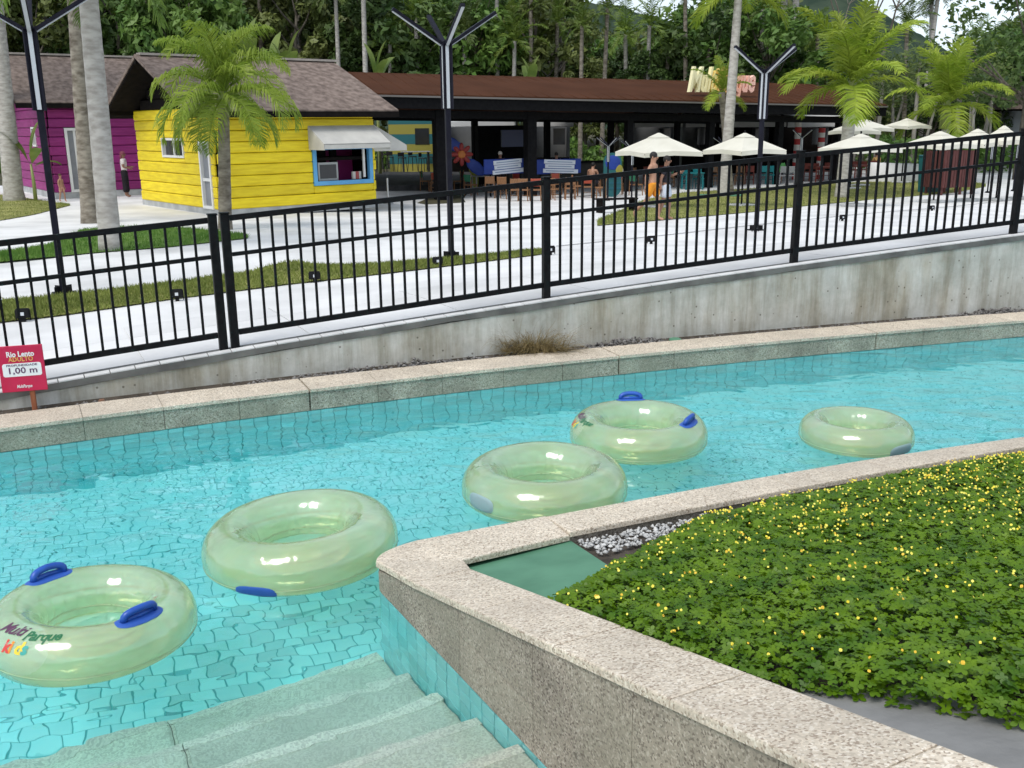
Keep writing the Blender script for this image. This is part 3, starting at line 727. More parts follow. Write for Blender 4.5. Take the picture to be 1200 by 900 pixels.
def ring(pos, D, rz_yaw, label, handles, flip=False, logo=None, tilt=(0, 0), padm=None):
    t = thing('inflatable_ring', label, 'swim ring', pos, rz_yaw, 'inflatable rings drifting in the lazy river'); t.rotation_euler = (tilt[0], tilt[1], rz_yaw)
    s = D / 1.1; R, rx, rzz = .400 * s, .150 * s, .160 * s
    NT, NP = 72, 28; V = []
    for i in range(NT):
        a = 2 * math.pi * i / NT; pk = 1 + .006 * math.sin(a * 22) 
        for j in range(NP):
            ph = 2 * math.pi * j / NP; inner = max(0, -math.cos(ph)); wr = 1 + .045 * inner * math.sin(a * 26 + math.sin(a * 3)) * (.6 + .4 * math.sin(5 * a))
            V.append(tor(R, rx * wr, rzz * (1 + .01 * math.sin(3 * a)), a, ph))
    F = [(i * NP + j, ((i + 1) % NT) * NP + j, ((i + 1) % NT) * NP + (j + 1) % NP, i * NP + (j + 1) % NP) for i in range(NT) for j in range(NP)]
    m = MB(); m.add(V, F); body = m.build('tube', M_vinyl, t, True)
    # welded seams: outside just below the middle, inside
    for ph in (rad(-14), rad(180 + 6)):
        m = MB(); V = []; n = 72
        for i in range(n):
            a = 2 * math.pi * i / n; V += [tor(R, rx, rzz, a, ph - .02, .001), tor(R, rx, rzz, a, ph, .004), tor(R, rx, rzz, a, ph + .02, .001)]
        m.add(V, [(i * 3 + k, ((i + 1) % n) * 3 + k, ((i + 1) % n) * 3 + k + 1, i * 3 + k + 1) for i in range(n) for k in range(2)]); m.build('seam', M_seam, t, True)
    # thin floor sheet closing the seat hole
    m = MB(); n = 48; q0 = R - rx * .86; m.add([(0, 0, -rzz * .55)] + [(q0 * .5 * math.cos(2 * math.pi * i / n), q0 * .5 * math.sin(2 * math.pi * i / n), -rzz * .58) for i in range(n)] + [(q0 * math.cos(2 * math.pi * i / n), q0 * math.sin(2 * math.pi * i / n), -rzz * .42) for i in range(n)],
        [(0, 1 + i, 1 + (i + 1) % n) for i in range(n)] + [(1 + i, 1 + n + i, 1 + n + (i + 1) % n, 1 + (i + 1) % n) for i in range(n)]); m.build('floor_sheet', M_vinyl, t, True)
    sg = -1 if flip else 1
    def patch(a, ph, ra, rp, o, mt, name, n=20, sq=2.0):
        m = MB(); V = []
        for rr in (0, .35, .65, .9, 1):
            for k in range(n if rr else 1):
                q = 2 * math.pi * k / n; cx, cy = math.cos(q), math.sin(q); e = 2 / sq
                dx = math.copysign(abs(cx) ** e, cx) * rr * ra / (R + rx * math.cos(ph)); dy = math.copysign(abs(cy) ** e, cy) * rr * rp / rx
                V.append(tor(R, rx, rzz, a + dx, ph + dy, o * (1 if rr < 1 else .3)))
        F = [(0, 1 + k, 1 + (k + 1) % n) for k in range(n)]
        for r_ in range(3): F += [(1 + r_ * n + k, 1 + (r_ + 1) * n + k, 1 + (r_ + 1) * n + (k + 1) % n, 1 + r_ * n + (k + 1) % n) for k in range(n)]
        m.add(V, F); return m.build(name, mt, t, True)
    for a, ph in handles:
        ph = ph * sg
        pad = patch(a, ph, .125, .05, .006, padm or M_blue2, 'handle_pad', sq=3)
        if flip: continue
        m = MB(); path = []; L_ = .085
        for k in range(13):
            q = math.pi * k / 12; da = -math.cos(q) * L_ / (R + rx * math.cos(ph)); path.append(tor(R, rx, rzz, a + da, ph, .006 + .044 * math.sin(q) ** .55))
        m.tube(path, .018, 8); h = m.build('handle', M_blue, t, True)
        m = MB(); m.tube([tor(R, rx, rzz, a - .9 * L_ / R, ph, .012), tor(R, rx, rzz, a, ph, .014), tor(R, rx, rzz, a + .9 * L_ / R, ph, .012)], .013, 6); m.build('grip_base', M_blue, t, True)
    if logo:
        a0, ph0 = logo; ls = .8 * s
        patch(a0 + .0, (ph0 - .35) * sg, .16, .13, .0015, M_patchv, 'backing_patch', 24)
        def put(txt, size, ox, oy, mt, shear=.3, bold=.002):
            me = text_mesh(txt, size, 0, shear, bold, 'LEFT', .92)
            me.materials.append(mt)
            bm = bmesh.new(); bm.from_mesh(me)
            for v in bm.verts:
                X, Y = v.co.x + ox, v.co.y + oy + .10 * (v.co.x + ox)
                v.co = tor(R, rx, rzz, a0 + X / (R + rx * math.cos(ph0)), (ph0 + Y / rx) * sg, .0035)
            bm.to_mesh(me); bm.free(); return link('lettering', me, t)
        put('Multi', .088 * ls / .8, -.155, .02, LOGO['M'], .35); put('Parque', .075 * ls / .8, .005, .0, LOGO['P'], .3)
        for i, ch in enumerate('kids'): put(ch, .075, -.07 + .032 * i, -.06, LOGO[ch], .1, .003)
    return t
def deg(*a): return [tuple(rad(x) for x in p) for p in a]
P = at_z(109, 727, .08); ring((P.x, P.y, .07), .99, 0, 'pale green swim ring with blue handles and a clear colourful logo, nearest the entry steps', deg((147, 88), (-33, 84)), logo=(rad(250), rad(62)), tilt=(rad(-2), rad(3)))
P = at_z(353, 632, .08); ring((P.x, P.y, .065), 1.14, .4, 'largest pale green swim ring beside the planter corner, blue pad under its front rim', deg((232, 22)), flip=True, tilt=(rad(-1), rad(-2)))
P = at_z(638, 565, .08); ring((P.x, P.y, .065), 1.13, 1.1, 'upturned pale green swim ring behind the planter coping, grey pad on its left', deg((157, -4)), flip=True, padm=M_greyp0)
P = at_z(748, 507, .08); ring((P.x, P.y, .075), 1.08, 0, 'pale green swim ring with blue handles closest to the far wall', deg((92, 80), (-30, 80)), logo=(rad(186), rad(62)), tilt=(rad(1), 0))
P = at_z(1003, 506, .07); ring((P.x, P.y, .06), .87, 2.2, 'smallest pale green swim ring floating alone without handles on top by the flower bed coping', deg((176, 14)), flip=True, padm=M_greyp0)

# ------------------------------------------------------------------ things lying in the bed and the trough
M_lid = mat('green_painted_cover', (.07, .20, .12), (.10, .26, .16), scale=3.5, rough=.55, bump=.06, bscale=10, spec=.4)
def bedp(u, v, dz):
    d = ray(u, v); t = (1.243 + dz - CAM_H) / (d.z - .095 * d.x + .21 * d.y); return CAMP + d * t
q = [bedp(537, 662, -.06), bedp(661, 628, -.06), bedp(716, 664, -.06), bedp(640, 712, -.06)]
lid = MB(); c = sum(q, Vector()) / 4
lid.add([p - c for p in q] + [p - c - Vector((0, 0, .03)) for p in q], [(0, 3, 2, 1)[::-1][::-1], (0, 1, 5, 4), (1, 2, 6, 5), (2, 3, 7, 6), (3, 0, 4, 7), (4, 5, 6, 7)])
me = lid.mesh('cover_plate', M_lid); bm = bmesh.new(); bm.from_mesh(me); bmesh.ops.recalc_face_normals(bm, faces=bm.faces); bmesh.ops.bevel(bm, geom=bm.edges[:], offset=.004, segments=1, affect='EDGES'); bm.to_mesh(me); bm.free()
lid = link('access_cover', me, None, c); tag(lid, 'flat green painted access cover lying in the planter corner beside the gravel', 'cover')
pts = []
for _ in range(9000):
    x, y = random.uniform(.1, 3.2), random.uniform(4.4, 6.4)
    if not in_bed(x, y): continue
    dline = min(((Vector((x, y)) - FAR_I[i]).dot(Vector((-(FAR_I[i + 1] - FAR_I[i]).y, (FAR_I[i + 1] - FAR_I[i]).x)).normalized())) for i in range(len(FAR_I) - 1) if FAR_I[i].x <= x <= FAR_I[i + 1].x) if True else 0
    wid = .42 - .13 * x
    if -dline > max(.10, wid) or x < .32 + (5.35 - y) * .28: continue
    pts.append((x, y, bed_z(x, y) + .015 + random.random() * .02))
pebbles('pale_gravel', pts, (.008, .02), M_peb)
# concrete apron along the inner foot of the ramp
m = MB(); aa = [pp(2.35, .303), pp(4.6, .303), pp(4.6, 1.0), pp(3.15, .80), pp(2.6, .62)]
m.prism([(p.x, p.y) for p in aa], lambda x, y: zplane(x, y) - .1, lambda x, y: zplane(x, y) - .055); struct(m.build('concrete_apron', M_apron))

# ground cover: four-leaflet creeping plant with small yellow flowers
front = [(.12, 3.92), (.17, 3.81), (.32, 3.42), (.48, 3.12), (.65, 2.87), (.84, 2.72), (1.05, 2.57), (1.25, 2.41), (1.47, 2.22), (2.1, 1.72), (3.2, 1.0)]
def in_cover(x, y):
    if not in_bed(x, y): return 0
    p = Vector((x, y))
    dline = 9
    for a, b in zip(FAR_I, FAR_I[1:]):
        if a.x <= x <= b.x: dline = a.y + (b.y - a.y) * (x - a.x) / (b.x - a.x) - y
    lim = max(.03, .42 - .16 * x) + .05 * noise.noise((x * 3, y * 3, 0))
    if dline < lim: return 0
    # left boundary against the green cover
    ld = 9
    for (ax, ay), (bx, by) in zip(front, front[1:]):
        A, B = Vector((ax, ay)), Vector((bx, by)); d = (B - A).normalized(); n = Vector((-d.y, d.x))
        f = (p - A).dot(d)
        if -.05 <= f <= (B - A).length + .05: ld = min(ld, (p - A).dot(n))
    if ld < .02 + .035 * noise.noise((x * 5, y * 5, 4)): return 0
    if y > 3.9:                                     # edge over the cover plate
        lx = .14 + (y - 3.9) * .68
        if x < lx + .06 * noise.noise((y * 6, 2, 1)): return 0
        return min(1, (x - lx) / .25 + .15, dline / .5, 1)
    return min(1, ld / .22 + .2, dline / .5)
def leaf_field():
    Vs, Qs, fl = [], [], []
    n = 0
    base = np.array([[0, 0, 0], [.38, .34, .08], [.82, .30, .08], [1.0, 0, .0], [.82, -.30, .08], [.38, -.34, .08]])
    for _ in range(140000):
        x, y = random.uniform(.1, 6.2), random.uniform(1.2, 7.2)
        pr = in_view((x, y, zplane(x, y)), .12)
        if pr is None and random.random() < .4: continue
        e = in_cover(x, y)
        if e <= 0: continue
        if y > 5 and random.random() < .25: continue
        bump = .028 * noise.noise((x * 2.3, y * 2.3, 0)) + .012 * noise.noise((x * 7, y * 7, 3))
        hgt = (.045 + .085 * e ** .6 + bump) * (1 - .62 * random.random() ** 2.2)
        z = bed_z(x, y) + hgt
        L_ = random.uniform(.014, .025); yaw = random.uniform(0, 6.28)
        tx, ty = random.gauss(0, .33), random.gauss(0, .33)
        R = np.array(Matrix.Rotation(tx, 3, 'X') @ Matrix.Rotation(ty, 3, 'Y') @ Matrix.Rotation(yaw, 3, 'Z'))
        for k in range(4):
            a = (math.pi * .28, -math.pi * .28, math.pi * .78, -math.pi * .78)[k] + random.gauss(0, .12); ca, sa = math.cos(a), math.sin(a)
            b = base * L_; b = np.stack([b[:, 0] * ca - b[:, 1] * sa, b[:, 0] * sa + b[:, 1] * ca, b[:, 2]], 1)
            Vs.append(b @ R.T + (x, y, z)); Qs.append(tuple(range(n, n + 6))); n += 6
    return np.concatenate(Vs), Qs
M_cover = leafmat('creeper_leaf', (.05, .13, .003), (.155, .27, .009), scale=7, trans=.3, rough=.45, rnd=0)
V, Q = leaf_field(); stuff(link('ground_cover', npmesh('ground_cover', V, Q, M_cover)))
M_fly = mat('yellow_petal', (.80, .66, .03), (.86, .80, .16), scale=30, rough=.6); M_flo = mat('amber_petal', (.78, .52, .05), rough=.6)
Vs, Qs, mi = [], [], []; n = 0
def flower(x, y, z, s, amber):
    global n
    yaw = random.uniform(0, 6.28); tilt = random.uniform(.5, 1.3); az = random.uniform(-2.6, -.5)
    R = np.array(Matrix.Rotation(az, 3, 'Z') @ Matrix.Rotation(tilt, 3, 'Y') @ Matrix.Rotation(yaw, 3, 'Z'))
    k = 6; ringp = [(math.cos(6.283 * i / k) * s * (1.15 if i % 3 else .8), math.sin(6.283 * i / k) * s * .85, s * .22) for i in range(k)]
    pts_ = np.array([(0, 0, 0)] + ringp + [(s * .1, 0, s * .5)]) @ R.T + (x, y, z); Vs.append(pts_)
    for i in range(0, k, 2): Qs.append((n, n + 1 + i, n + 1 + (i + 1) % k, n + 1 + (i + 2) % k)); mi.append(int(amber))
    Qs.append((n + 7, n + 1, n + 2, n + 3)); mi.append(int(amber)); n += 8
cnt = 0; tries = 0
while cnt < 1150 and tries < 60000:
    tries += 1; x, y = random.uniform(.1, 6), random.uniform(1.8, 7)
    e = in_cover(x, y)
    if e <= .2 or in_view((x, y, zplane(x, y)), .1) is None: continue
    cl = noise.noise((x * 1.6, y * 1.6, 9)); far = sm((y - 2.4) / 3.4)
    if random.random() > (.10 + .9 * far ** 1.4) * (.45 + .9 * max(0, cl + .4)): continue
    bump = .028 * noise.noise((x * 2.3, y * 2.3, 0)) + .012 * noise.noise((x * 7, y * 7, 3))
    z = bed_z(x, y) + .045 + .085 * e ** .6 + bump + random.uniform(.0, .025)
    flower(x, y, z, random.uniform(.005, .0075), random.random() < .06); cnt += 1
    if random.random() < .18:
        for _ in range(random.randint(1, 3)): flower(x + random.gauss(0, .02), y + random.gauss(0, .02), z + random.uniform(-.01, .01), random.uniform(.006, .0085), random.random() < .5)
stuff(link('yellow_flowers', npmesh('yellow_flowers', np.concatenate(Vs), Qs, [M_fly, M_flo], mi)))

# dry tuft and green valve cap in the trough
def blades(name, mt, cx, cy, z, n, spread, L_, droop, parent=None, loc=None, wdt=.006):
    m = MB()
    for _ in range(n):
        a = random.uniform(0, 6.28); r = random.random() ** .7; x0, y0 = r * spread[0] * math.cos(a) * .55, r * spread[1] * math.sin(a) * .5
        az = a + random.gauss(0, .6); le = L_ * random.uniform(.5, 1.15); up = random.uniform(.25, 1.25); pts_ = []
        for k in range(5):
            f = k / 4; q = up - droop * f * f * random.uniform(.7, 1.2)
            pts_.append(Vector((x0 + math.cos(az) * le * f * math.cos(q), y0 + math.sin(az) * le * f * math.cos(q) * .6, max(0, le * f * math.sin(max(-.3, q))))))
        s_ = Vector((-math.sin(az), math.cos(az), random.uniform(-.5, .5))).normalized() * wdt * .5
        V = []
        for k, p_ in enumerate(pts_): V += [p_ - s_ * (1 - k / 4.4), p_ + s_ * (1 - k / 4.4)]
        m.add(V, [(2 * k, 2 * k + 1, 2 * k + 3, 2 * k + 2) for k in range(4)])
    return m.build(name, mt, parent, loc=loc)
M_dry = leafmat('dry_straw', (.10, .075, .03), (.27, .21, .10), scale=14, trans=.2, rough=.9)
p = far_pt(.42, .50); tuft = thing('dry_plant', 'brown dried out tuft of grass slumped against the retaining wall', 'plant', (p.x, p.y, .20))
blades('dead_blades', M_dry, 0, 0, 0, 680, (.62, .16), .42, .75, tuft); blades('upright_stems', M_dry, 0, 0, 0, 60, (.5, .1), .5, .2, tuft, (-.14, 0, 0), .004)
p = far_pt(1.93, .51); vc = thing('valve_cap', 'small round green cap poking out of the gravel at the wall foot', 'cap', (p.x, p.y, .13))
m = MB(); m.tube([(0, 0, -.05), (0, 0, .045)], .06, 20); m.build('collar', M_lid, vc, False); m = MB(); m.tube([(0, 0, .045), (0, 0, .062), (0, 0, .07)], [.068, .066, .05], 20); m.build('lid', M_lid, vc)
p = far_pt(-3.3, .52); st_o = thing('rusty_stub', 'short rusty pipe stub standing at the wall foot between sign and railing posts', 'pipe', (p.x, p.y, .12))
m = MB(); m.tube([(0, 0, -.02), (0, 0, .055), (0, 0, .075)], [.028, .03, .022], 12); m.build('pipe', mat('rust', (.20, .10, .06), (.34, .22, .15), scale=20, rough=.9), st_o)
# ------------------------------------------------------------------ lawns on the promenade
def resamp(pts, n):
    L = [0]
    for a, b in zip(pts, pts[1:]): L.append(L[-1] + math.hypot(b[0] - a[0], b[1] - a[1]))
    o = []
    for k in range(n + 1):
        q = L[-1] * k / n; j = max(0, min(len(pts) - 2, sum(1 for x in L if x <= q) - 1)); f = (q - L[j]) / (L[j + 1] - L[j])
        o.append((pts[j][0] + (pts[j + 1][0] - pts[j][0]) * f, pts[j][1] + (pts[j + 1][1] - pts[j][1]) * f))
    return o
M_blade = leafmat('grass_blade', (.14, .18, .035), (.27, .31, .075), scale=2, trans=.3, rough=.7, rnd=0)
M_blade2 = leafmat('fresh_grass_blade', (.08, .19, .025), (.16, .28, .05), scale=2, trans=.3, rough=.7, rnd=0)
M_grass2 = mat('fresh_lawn', (.08, .16, .025), (.14, .23, .045), scale=1.6, rough=1, bump=.6, bscale=60, detail=6)
def lawn(front, back, n=24, blades_n=0, h=.05, mt=None, bm_=None, kerb=False):
    f = resamp(front, n); b = resamp(back, n); V = []; K = 5
    G = [[None] * (K + 1) for _ in range(n + 1)]
    for i in range(n + 1):
        A = at_g(*f[i]); B = at_g(*b[i])
        for k in range(K + 1):
            p = A.lerp(B, k / K); p.z = g(p.x, p.y) + .022 + .03 * math.sin(math.pi * k / K) * math.sin(math.pi * i / n) ** .3; G[i][k] = p; V.append(p)
    Q = [(i * (K + 1) + k, (i + 1) * (K + 1) + k, (i + 1) * (K + 1) + k + 1, i * (K + 1) + k + 1) for i in range(n) for k in range(K)]
    o = struct(link('lawn', npmesh('lawn', [tuple(p) for p in V], Q, mt or M_grass, smooth=True)))
    if blades_n:
        VV = np.zeros((blades_n * 3, 3)); 
        for q in range(blades_n):
            i = random.random() * (n - .001); k = random.uniform(-.02, 1.02) * K; k = min(max(k, 0), K - .001)
            a, b_ = int(i), int(k); fa, fb = i - a, k - b_
            p = G[a][b_].lerp(G[a + 1][b_], fa).lerp(G[a][b_ + 1].lerp(G[a + 1][b_ + 1], fa), fb)
            t = random.uniform(0, 6.28); wd = random.uniform(.006, .014); hh = h * random.uniform(.4, 1.3)
            c, s_ = math.cos(t) * wd, math.sin(t) * wd
            VV[q * 3] = (p.x - c, p.y - s_, p.z - .01); VV[q * 3 + 1] = (p.x + c, p.y + s_, p.z - .01); VV[q * 3 + 2] = (p.x + random.gauss(0, .5) * hh, p.y + random.gauss(0, .5) * hh, p.z + hh)
        stuff(link('grass', npmesh('grass', VV, np.arange(blades_n * 3).reshape(-1, 3), bm_ or M_blade)))
    return o
lawn([(-90, 395), (0, 379), (70, 371), (200, 352), (330, 335), (430, 324), (530, 312), (630, 299.5), (646, 296)], [(-90, 366), (0, 355), (70, 348), (200, 333), (300, 319), (325, 309), (350, 308), (375, 312), (430, 311.5), (530, 304), (630, 294), (646, 294.5)], 40, 24000, .05)
lawn([(-90, 318), (0, 308), (100, 298), (200, 290), (290, 280)], [(-90, 312), (0, 298), (60, 289), (95, 270), (150, 266), (220, 268), (290, 277)], 24, 14000, .07, M_grass2, M_blade2)
lawn([(-90, 272), (0, 259), (40, 252), (82, 241)], [(-90, 228), (0, 228), (40, 234), (82, 240)], 14, 4000, .06)
lawn([(700, 265), (790, 257), (880, 249), (950, 241), (1050, 232), (1120, 226), (1155, 219)], [(700, 259), (756, 234), (800, 226), (900, 220), (1000, 214), (1100, 210), (1155, 216)], 30, 14000, .07)
# thin drain slot across the promenade
M_slot = mat('dark_slot', (.10, .10, .10), rough=.9)
pts = [at_g(*p) for p in resamp([(652, 289), (770, 277), (885, 264), (1010, 251), (1110, 243), (1240, 229)], 24)]
m = MB()
for a, b in zip(pts, pts[1:]):
    d = (b - a).normalized(); n_ = Vector((-d.y, d.x, 0)) * .025
    m.quad(a - n_ + Vector((0, 0, .012)), b - n_ + Vector((0, 0, .012)), b + n_ + Vector((0, 0, .012)), a + n_ + Vector((0, 0, .012)))
struct(m.build('drain_slot', M_slot))
pts = [at_g(*p) for p in resamp([(560, 258), (640, 262), (690, 266), (712, 268)], 10)]

# ------------------------------------------------------------------ street lamps: square pole, LED strips on its upper faces that bend out into four arms
M_led = mat('led_diffuser', (.50, .53, .56), rough=.4)
M_navy = mat('dark_navy_pole', (.007, .007, .013), (.011, .011, .02), scale=10, rough=.5, spec=.15)
def make_lamp(loc, rz, label, sc=1):
    t = thing('street_lamp', label, 'lamp', loc, rz, 'four armed lamps along the promenade', sc)
    m = MB(); m.bevbox((0, 0, .012), (.32, .32, .024), .006)
    for a in range(4): m.box((.1 * math.cos(a * 1.571 + .785), .1 * math.sin(a * 1.571 + .785), .07), (.09, .012, .1), a * 1.571 + .785)
    m.build('base_plate', M_black, t)
    m = MB(); m.bevbox((0, 0, 1.25), (.085, .085, 2.46), .008); m.build('pole', M_navy, t)
    m = MB(); m.bevbox((0, 0, 2.95), (.10, .10, 1.06), .008)
    for a in range(4): m.box((.073 * math.cos(a * 1.571 + .785), .073 * math.sin(a * 1.571 + .785), 2.93), (.075, .018, 1.0), a * 1.571 + .785)
    m.build('lamp_head', M_navy, t)
    for a in range(4):
        q = a * math.pi / 2; R = Matrix.Rotation(q, 3, 'Z')
        m = MB(); m.box(R @ Vector((.058, 0, 2.93)), (.016, .052, .98), q); m.build('light_strip', M_led, t)
        A = Vector((.05, 0, 3.42)); B = Vector((.86, 0, 3.93)); c = (A + B) / 2; d = B - A; el = math.atan2(d.z, d.x)
        m = MB(); m.box(R @ c, (d.length, .07, .05), q, 0, -el); arm = m.build('arm', M_navy, t)
        n_ = Vector((math.sin(el), 0, -math.cos(el))) * .031
        m = MB(); m.box(R @ (c + n_), (d.length * .96, .048, .014), q, 0, -el); m.build('light_strip', M_led, t)
    return t
def lamp_at(u, v, rz, label, sc=1):
    p = at_g(u, v); return make_lamp(p, rz, label, sc)
L1 = lamp_at(75, 345, rad(-68), 'black four armed street lamp at the left, in front of the magenta house')
p = at_g(529, 303); copy_thing(L1, p, rad(22), 'black four armed street lamp before the brown pavilion roof, right of the yellow house')
p = at_g(886, 270); copy_thing(L1, p, rad(28), 'black four armed street lamp right of the roof lettering, above the lawn')
p = at_g(1216, 236); copy_thing(L1, p, rad(24), 'black four armed street lamp cut by the right edge of the picture')
for (u, v, rz, sc, lb) in [(712, 236, .5, .62, 'small lamp before the pavilion bar, left one of the close pair'), (740, 240, .9, .58, 'small lamp at the left cream parasol tip, lower of a pair'), (846, 229, .3, .60, 'small lamp half hidden by the palm trunk under the lettering'),
                       (936, 222, .5, .66, 'small lamp between the two red and white striped poles'), (1091, 228, .8, .60, 'small lamp left of the royal palm behind the slatted bin'), (1157, 226, .5, .56, 'small lamp between two white parasols right of the slatted bin'), (1187, 224, .4, .56, 'small lamp right of the last parasols by the railing end')]:
    p = at_g(u, v); c = copy_thing(L1, p, rz, 'black and white ' + lb, sc); c.location.z = g(p.x, p.y)
# ------------------------------------------------------------------ little floodlights along the grass strip
proto = None
for (u, v) in [(28, 377), (208, 353), (369, 331), (513, 313), (645, 299), (763, 286), (885, 272), (987, 259), (1092, 247), (1194, 236)]:
    p = at_g(u, v); n_ = ['between the sign and the lamp base', 'on the grass strip left of the double fence post', 'on the grass strip below the yellow house', 'at the narrowing grass strip by the second lamp', 'behind the middle fence post', 'below the two walking men', 'at the foot of the third lamp', 'below the first royal palm', 'below the slatted bin', 'behind the last fence post'][[28, 208, 369, 513, 645, 763, 885, 987, 1092, 1194].index(u)]
    lb = 'small black floodlight box ' + n_
    rz = rad(14)
    if proto is None:
        proto = thing('floodlight', lb, 'floodlight', p, rz, 'floodlights set along the promenade', .78); m = MB(); m.bevbox((0, 0, .13), (.19, .07, .15), .012, 0, rad(-12)); m.box((0, 0, .03), (.06, .05, .08)); m.build('housing', M_black, proto)
        m = MB(); m.box((0, -.043, .125), (.05, .02, .05), 0, rad(-12)); m.build('lens', M_led, proto)
        for x_ in (-.1, .1): m = MB(); m.box((x_, 0, .1), (.012, .03, .16)); m.build('bracket', M_black, proto)
    else: copy_thing(proto, p, rz, lb)

# ------------------------------------------------------------------ log-clad kiosks
def plane_hit(u, v, P0, n):
    d = ray(u, v); return CAMP + d * ((P0 - CAMP).dot(n) / d.dot(n))
M_yel = mat('yellow_paint', (.66, .49, .008), (.80, .63, .015), scale=2.5, rough=.6, rnd=.09, stretch=(.6, .6, 5), bump=.25, bscale=14)
M_mag = mat('magenta_paint', (.21, .012, .125), (.27, .022, .165), scale=2.5, rough=.6, rnd=.12, stretch=(.6, .6, 5), bump=.25, bscale=14)
M_shing = mat('brown_shingles', (.115, .085, .07), (.24, .185, .155), scale=5, rough=.95, bump=.4, bscale=18, detail=8, stretch=(1, 1, 1))
M_ridge = mat('pale_ridge_cap', (.30, .27, .24), (.40, .36, .32), scale=4, rough=.9)
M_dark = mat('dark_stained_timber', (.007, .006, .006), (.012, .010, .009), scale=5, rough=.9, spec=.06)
M_frame = mat('white_window_frame', (.70, .70, .68), rough=.5)
M_glass = mat('dark_glass', (.02, .022, .025), rough=.08, spec=.6)
M_greyp = mat('grey_door_panel', (.20, .21, .23), (.24, .25, .27), scale=3, rough=.4)
M_sky = mat('blue_painted_frame', (.10, .34, .62), (.12, .38, .66), scale=4, rough=.5)
M_canvas = mat('beige_canvas', (.44, .43, .40), (.52, .51, .47), scale=2, rough=.9)
def kiosk(name, label, C, ang, L, Dp, wall_h, ridge_h, paint, ov=(.95, .95, .45), boards=9, openings_front=(), openings_side=(), rlx=0):
    """near corner at C; front along local +x, gable side along local +y"""
    t = thing(name, label, 'kiosk', C, ang)
    bh = wall_h / boards
    def row(side, z0, z1, x0, x1, holes, pm=None):
        segs = [(x0, x1, z0, z1)]
        for (h0, h1, hz0, hz1) in holes:
            ns = []
            for a, b, q0, q1 in segs:
                if hz0 >= q1 - .02 or hz1 <= q0 + .02 or h1 <= a or h0 >= b: ns.append((a, b, q0, q1)); continue
                if h0 > a: ns.append((a, h0, q0, q1))
                if h1 < b: ns.append((h1, b, q0, q1))
                lo, hi = max(a, h0), min(b, h1)
                if hz0 > q0 + .05: ns.append((lo, hi, q0, hz0))
                if hz1 < q1 - .05: ns.append((lo, hi, hz1, q1))
            segs = ns
        for a, b, z0, z1 in segs:
            if b - a < .03: continue
            e0 = random.uniform(-.05, .04) if a == x0 else 0; e1 = random.uniform(-.04, .05) if b == x1 else 0
            m = MB(); cx = (a + b + e0 + e1) / 2; le = b - a - e0 + e1; cz = (z0 + z1) / 2; hz = z1 - z0 - .014
            pr = random.uniform(0, .012)
            if side == 'f': m.bevbox((cx, -.03 - pr, cz), (le, .10, hz), .03)
            elif side == 's': m.bevbox((-.03 - pr, cx, cz), (.10, le, hz), .03)
            elif side == 'r': m.bevbox((L + .03, cx, cz), (.10, le, hz), .03)
            else: m.bevbox((cx, Dp + .03, cz), (le, .1, hz), .03)
            m.build('siding_board', pm or paint, t)
    for i in range(boards):
        row('f', i * bh, (i + 1) * bh, 0, L, openings_front); row('s', i * bh, (i + 1) * bh, .08, Dp, openings_side)
        row('r', i * bh, (i + 1) * bh, .08, Dp - .08, ()); row('b', i * bh, (i + 1) * bh, 0, L, ())
    nb = int((ridge_h - wall_h) / bh) + 1
    for i in range(nb):
        z0 = wall_h + i * bh; z1 = min(ridge_h - .05, z0 + bh); f = (z1 - wall_h) / (ridge_h - wall_h); hw = Dp / 2 * (1 - f)
        if hw > .15 and z1 > z0:
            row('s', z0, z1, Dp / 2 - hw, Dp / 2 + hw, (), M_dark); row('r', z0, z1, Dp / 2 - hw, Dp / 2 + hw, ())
    m = MB(); m.box((L / 2, Dp / 2, wall_h / 2 - .1), (L - .1, Dp - .1, .1)); m.box((.06, Dp / 2, wall_h / 2), (.04, Dp - .1, wall_h)); m.box((L - .06, Dp / 2, wall_h / 2), (.04, Dp - .1, wall_h))
    m.box((L / 2, Dp - .06, wall_h / 2), (L - .1, .04, wall_h)); m.build('inner_wall', M_dark, t)
    m = MB(); m.box((L / 2, Dp / 2, -.12), (L + .12, Dp + .12, .25)); m.build('plinth', M_conc, t)
    # roof: two shingled slopes with real thickness, dark boarded underside
    x0, x1 = -ov[0], L + ov[1]; e = ov[2]; sl = (ridge_h - wall_h) / (Dp / 2); ze = wall_h - sl * e; th_ = .11
    for s_ in (0, 1):
        yv = [-e, Dp / 2] if s_ == 0 else [Dp + e, Dp / 2]
        m = MB(); A, B, C_, D_ = (x0, yv[0], ze + .14), (x1, yv[0], ze + .14), (x1 - rlx, yv[1], ridge_h + .14), (x0 + 0, yv[1], ridge_h + .14)
        dn = Vector((0, 0, -th_)); vs = [Vector(q) for q in (A, B, C_, D_)]
        m.add(vs + [q + dn for q in vs], [(0, 1, 2, 3), (7, 6, 5, 4), (0, 4, 5, 1), (1, 5, 6, 2), (3, 2, 6, 7), (0, 3, 7, 4)]); m.build('roof', M_shing, t)
        m = MB(); vs = [q + Vector((.03 if q.x < 1 else -.03, 0, -th_ - .003)) for q in vs]; dn = Vector((0, 0, -.07))
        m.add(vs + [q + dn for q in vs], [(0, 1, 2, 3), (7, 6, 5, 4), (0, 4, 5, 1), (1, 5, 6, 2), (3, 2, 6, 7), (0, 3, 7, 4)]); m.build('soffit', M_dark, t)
    m = MB(); m.box(((x0 + x1) / 2, Dp / 2, ridge_h + .15), (x1 - x0 - rlx, .34, .07)); m.build('ridge_cap', M_ridge, t)
    m = MB(); m.box(((x0 + x1) / 2, -e - .02, ze + .0), (x1 - x0, .03, .18)); m.build('fascia', M_dark, t)
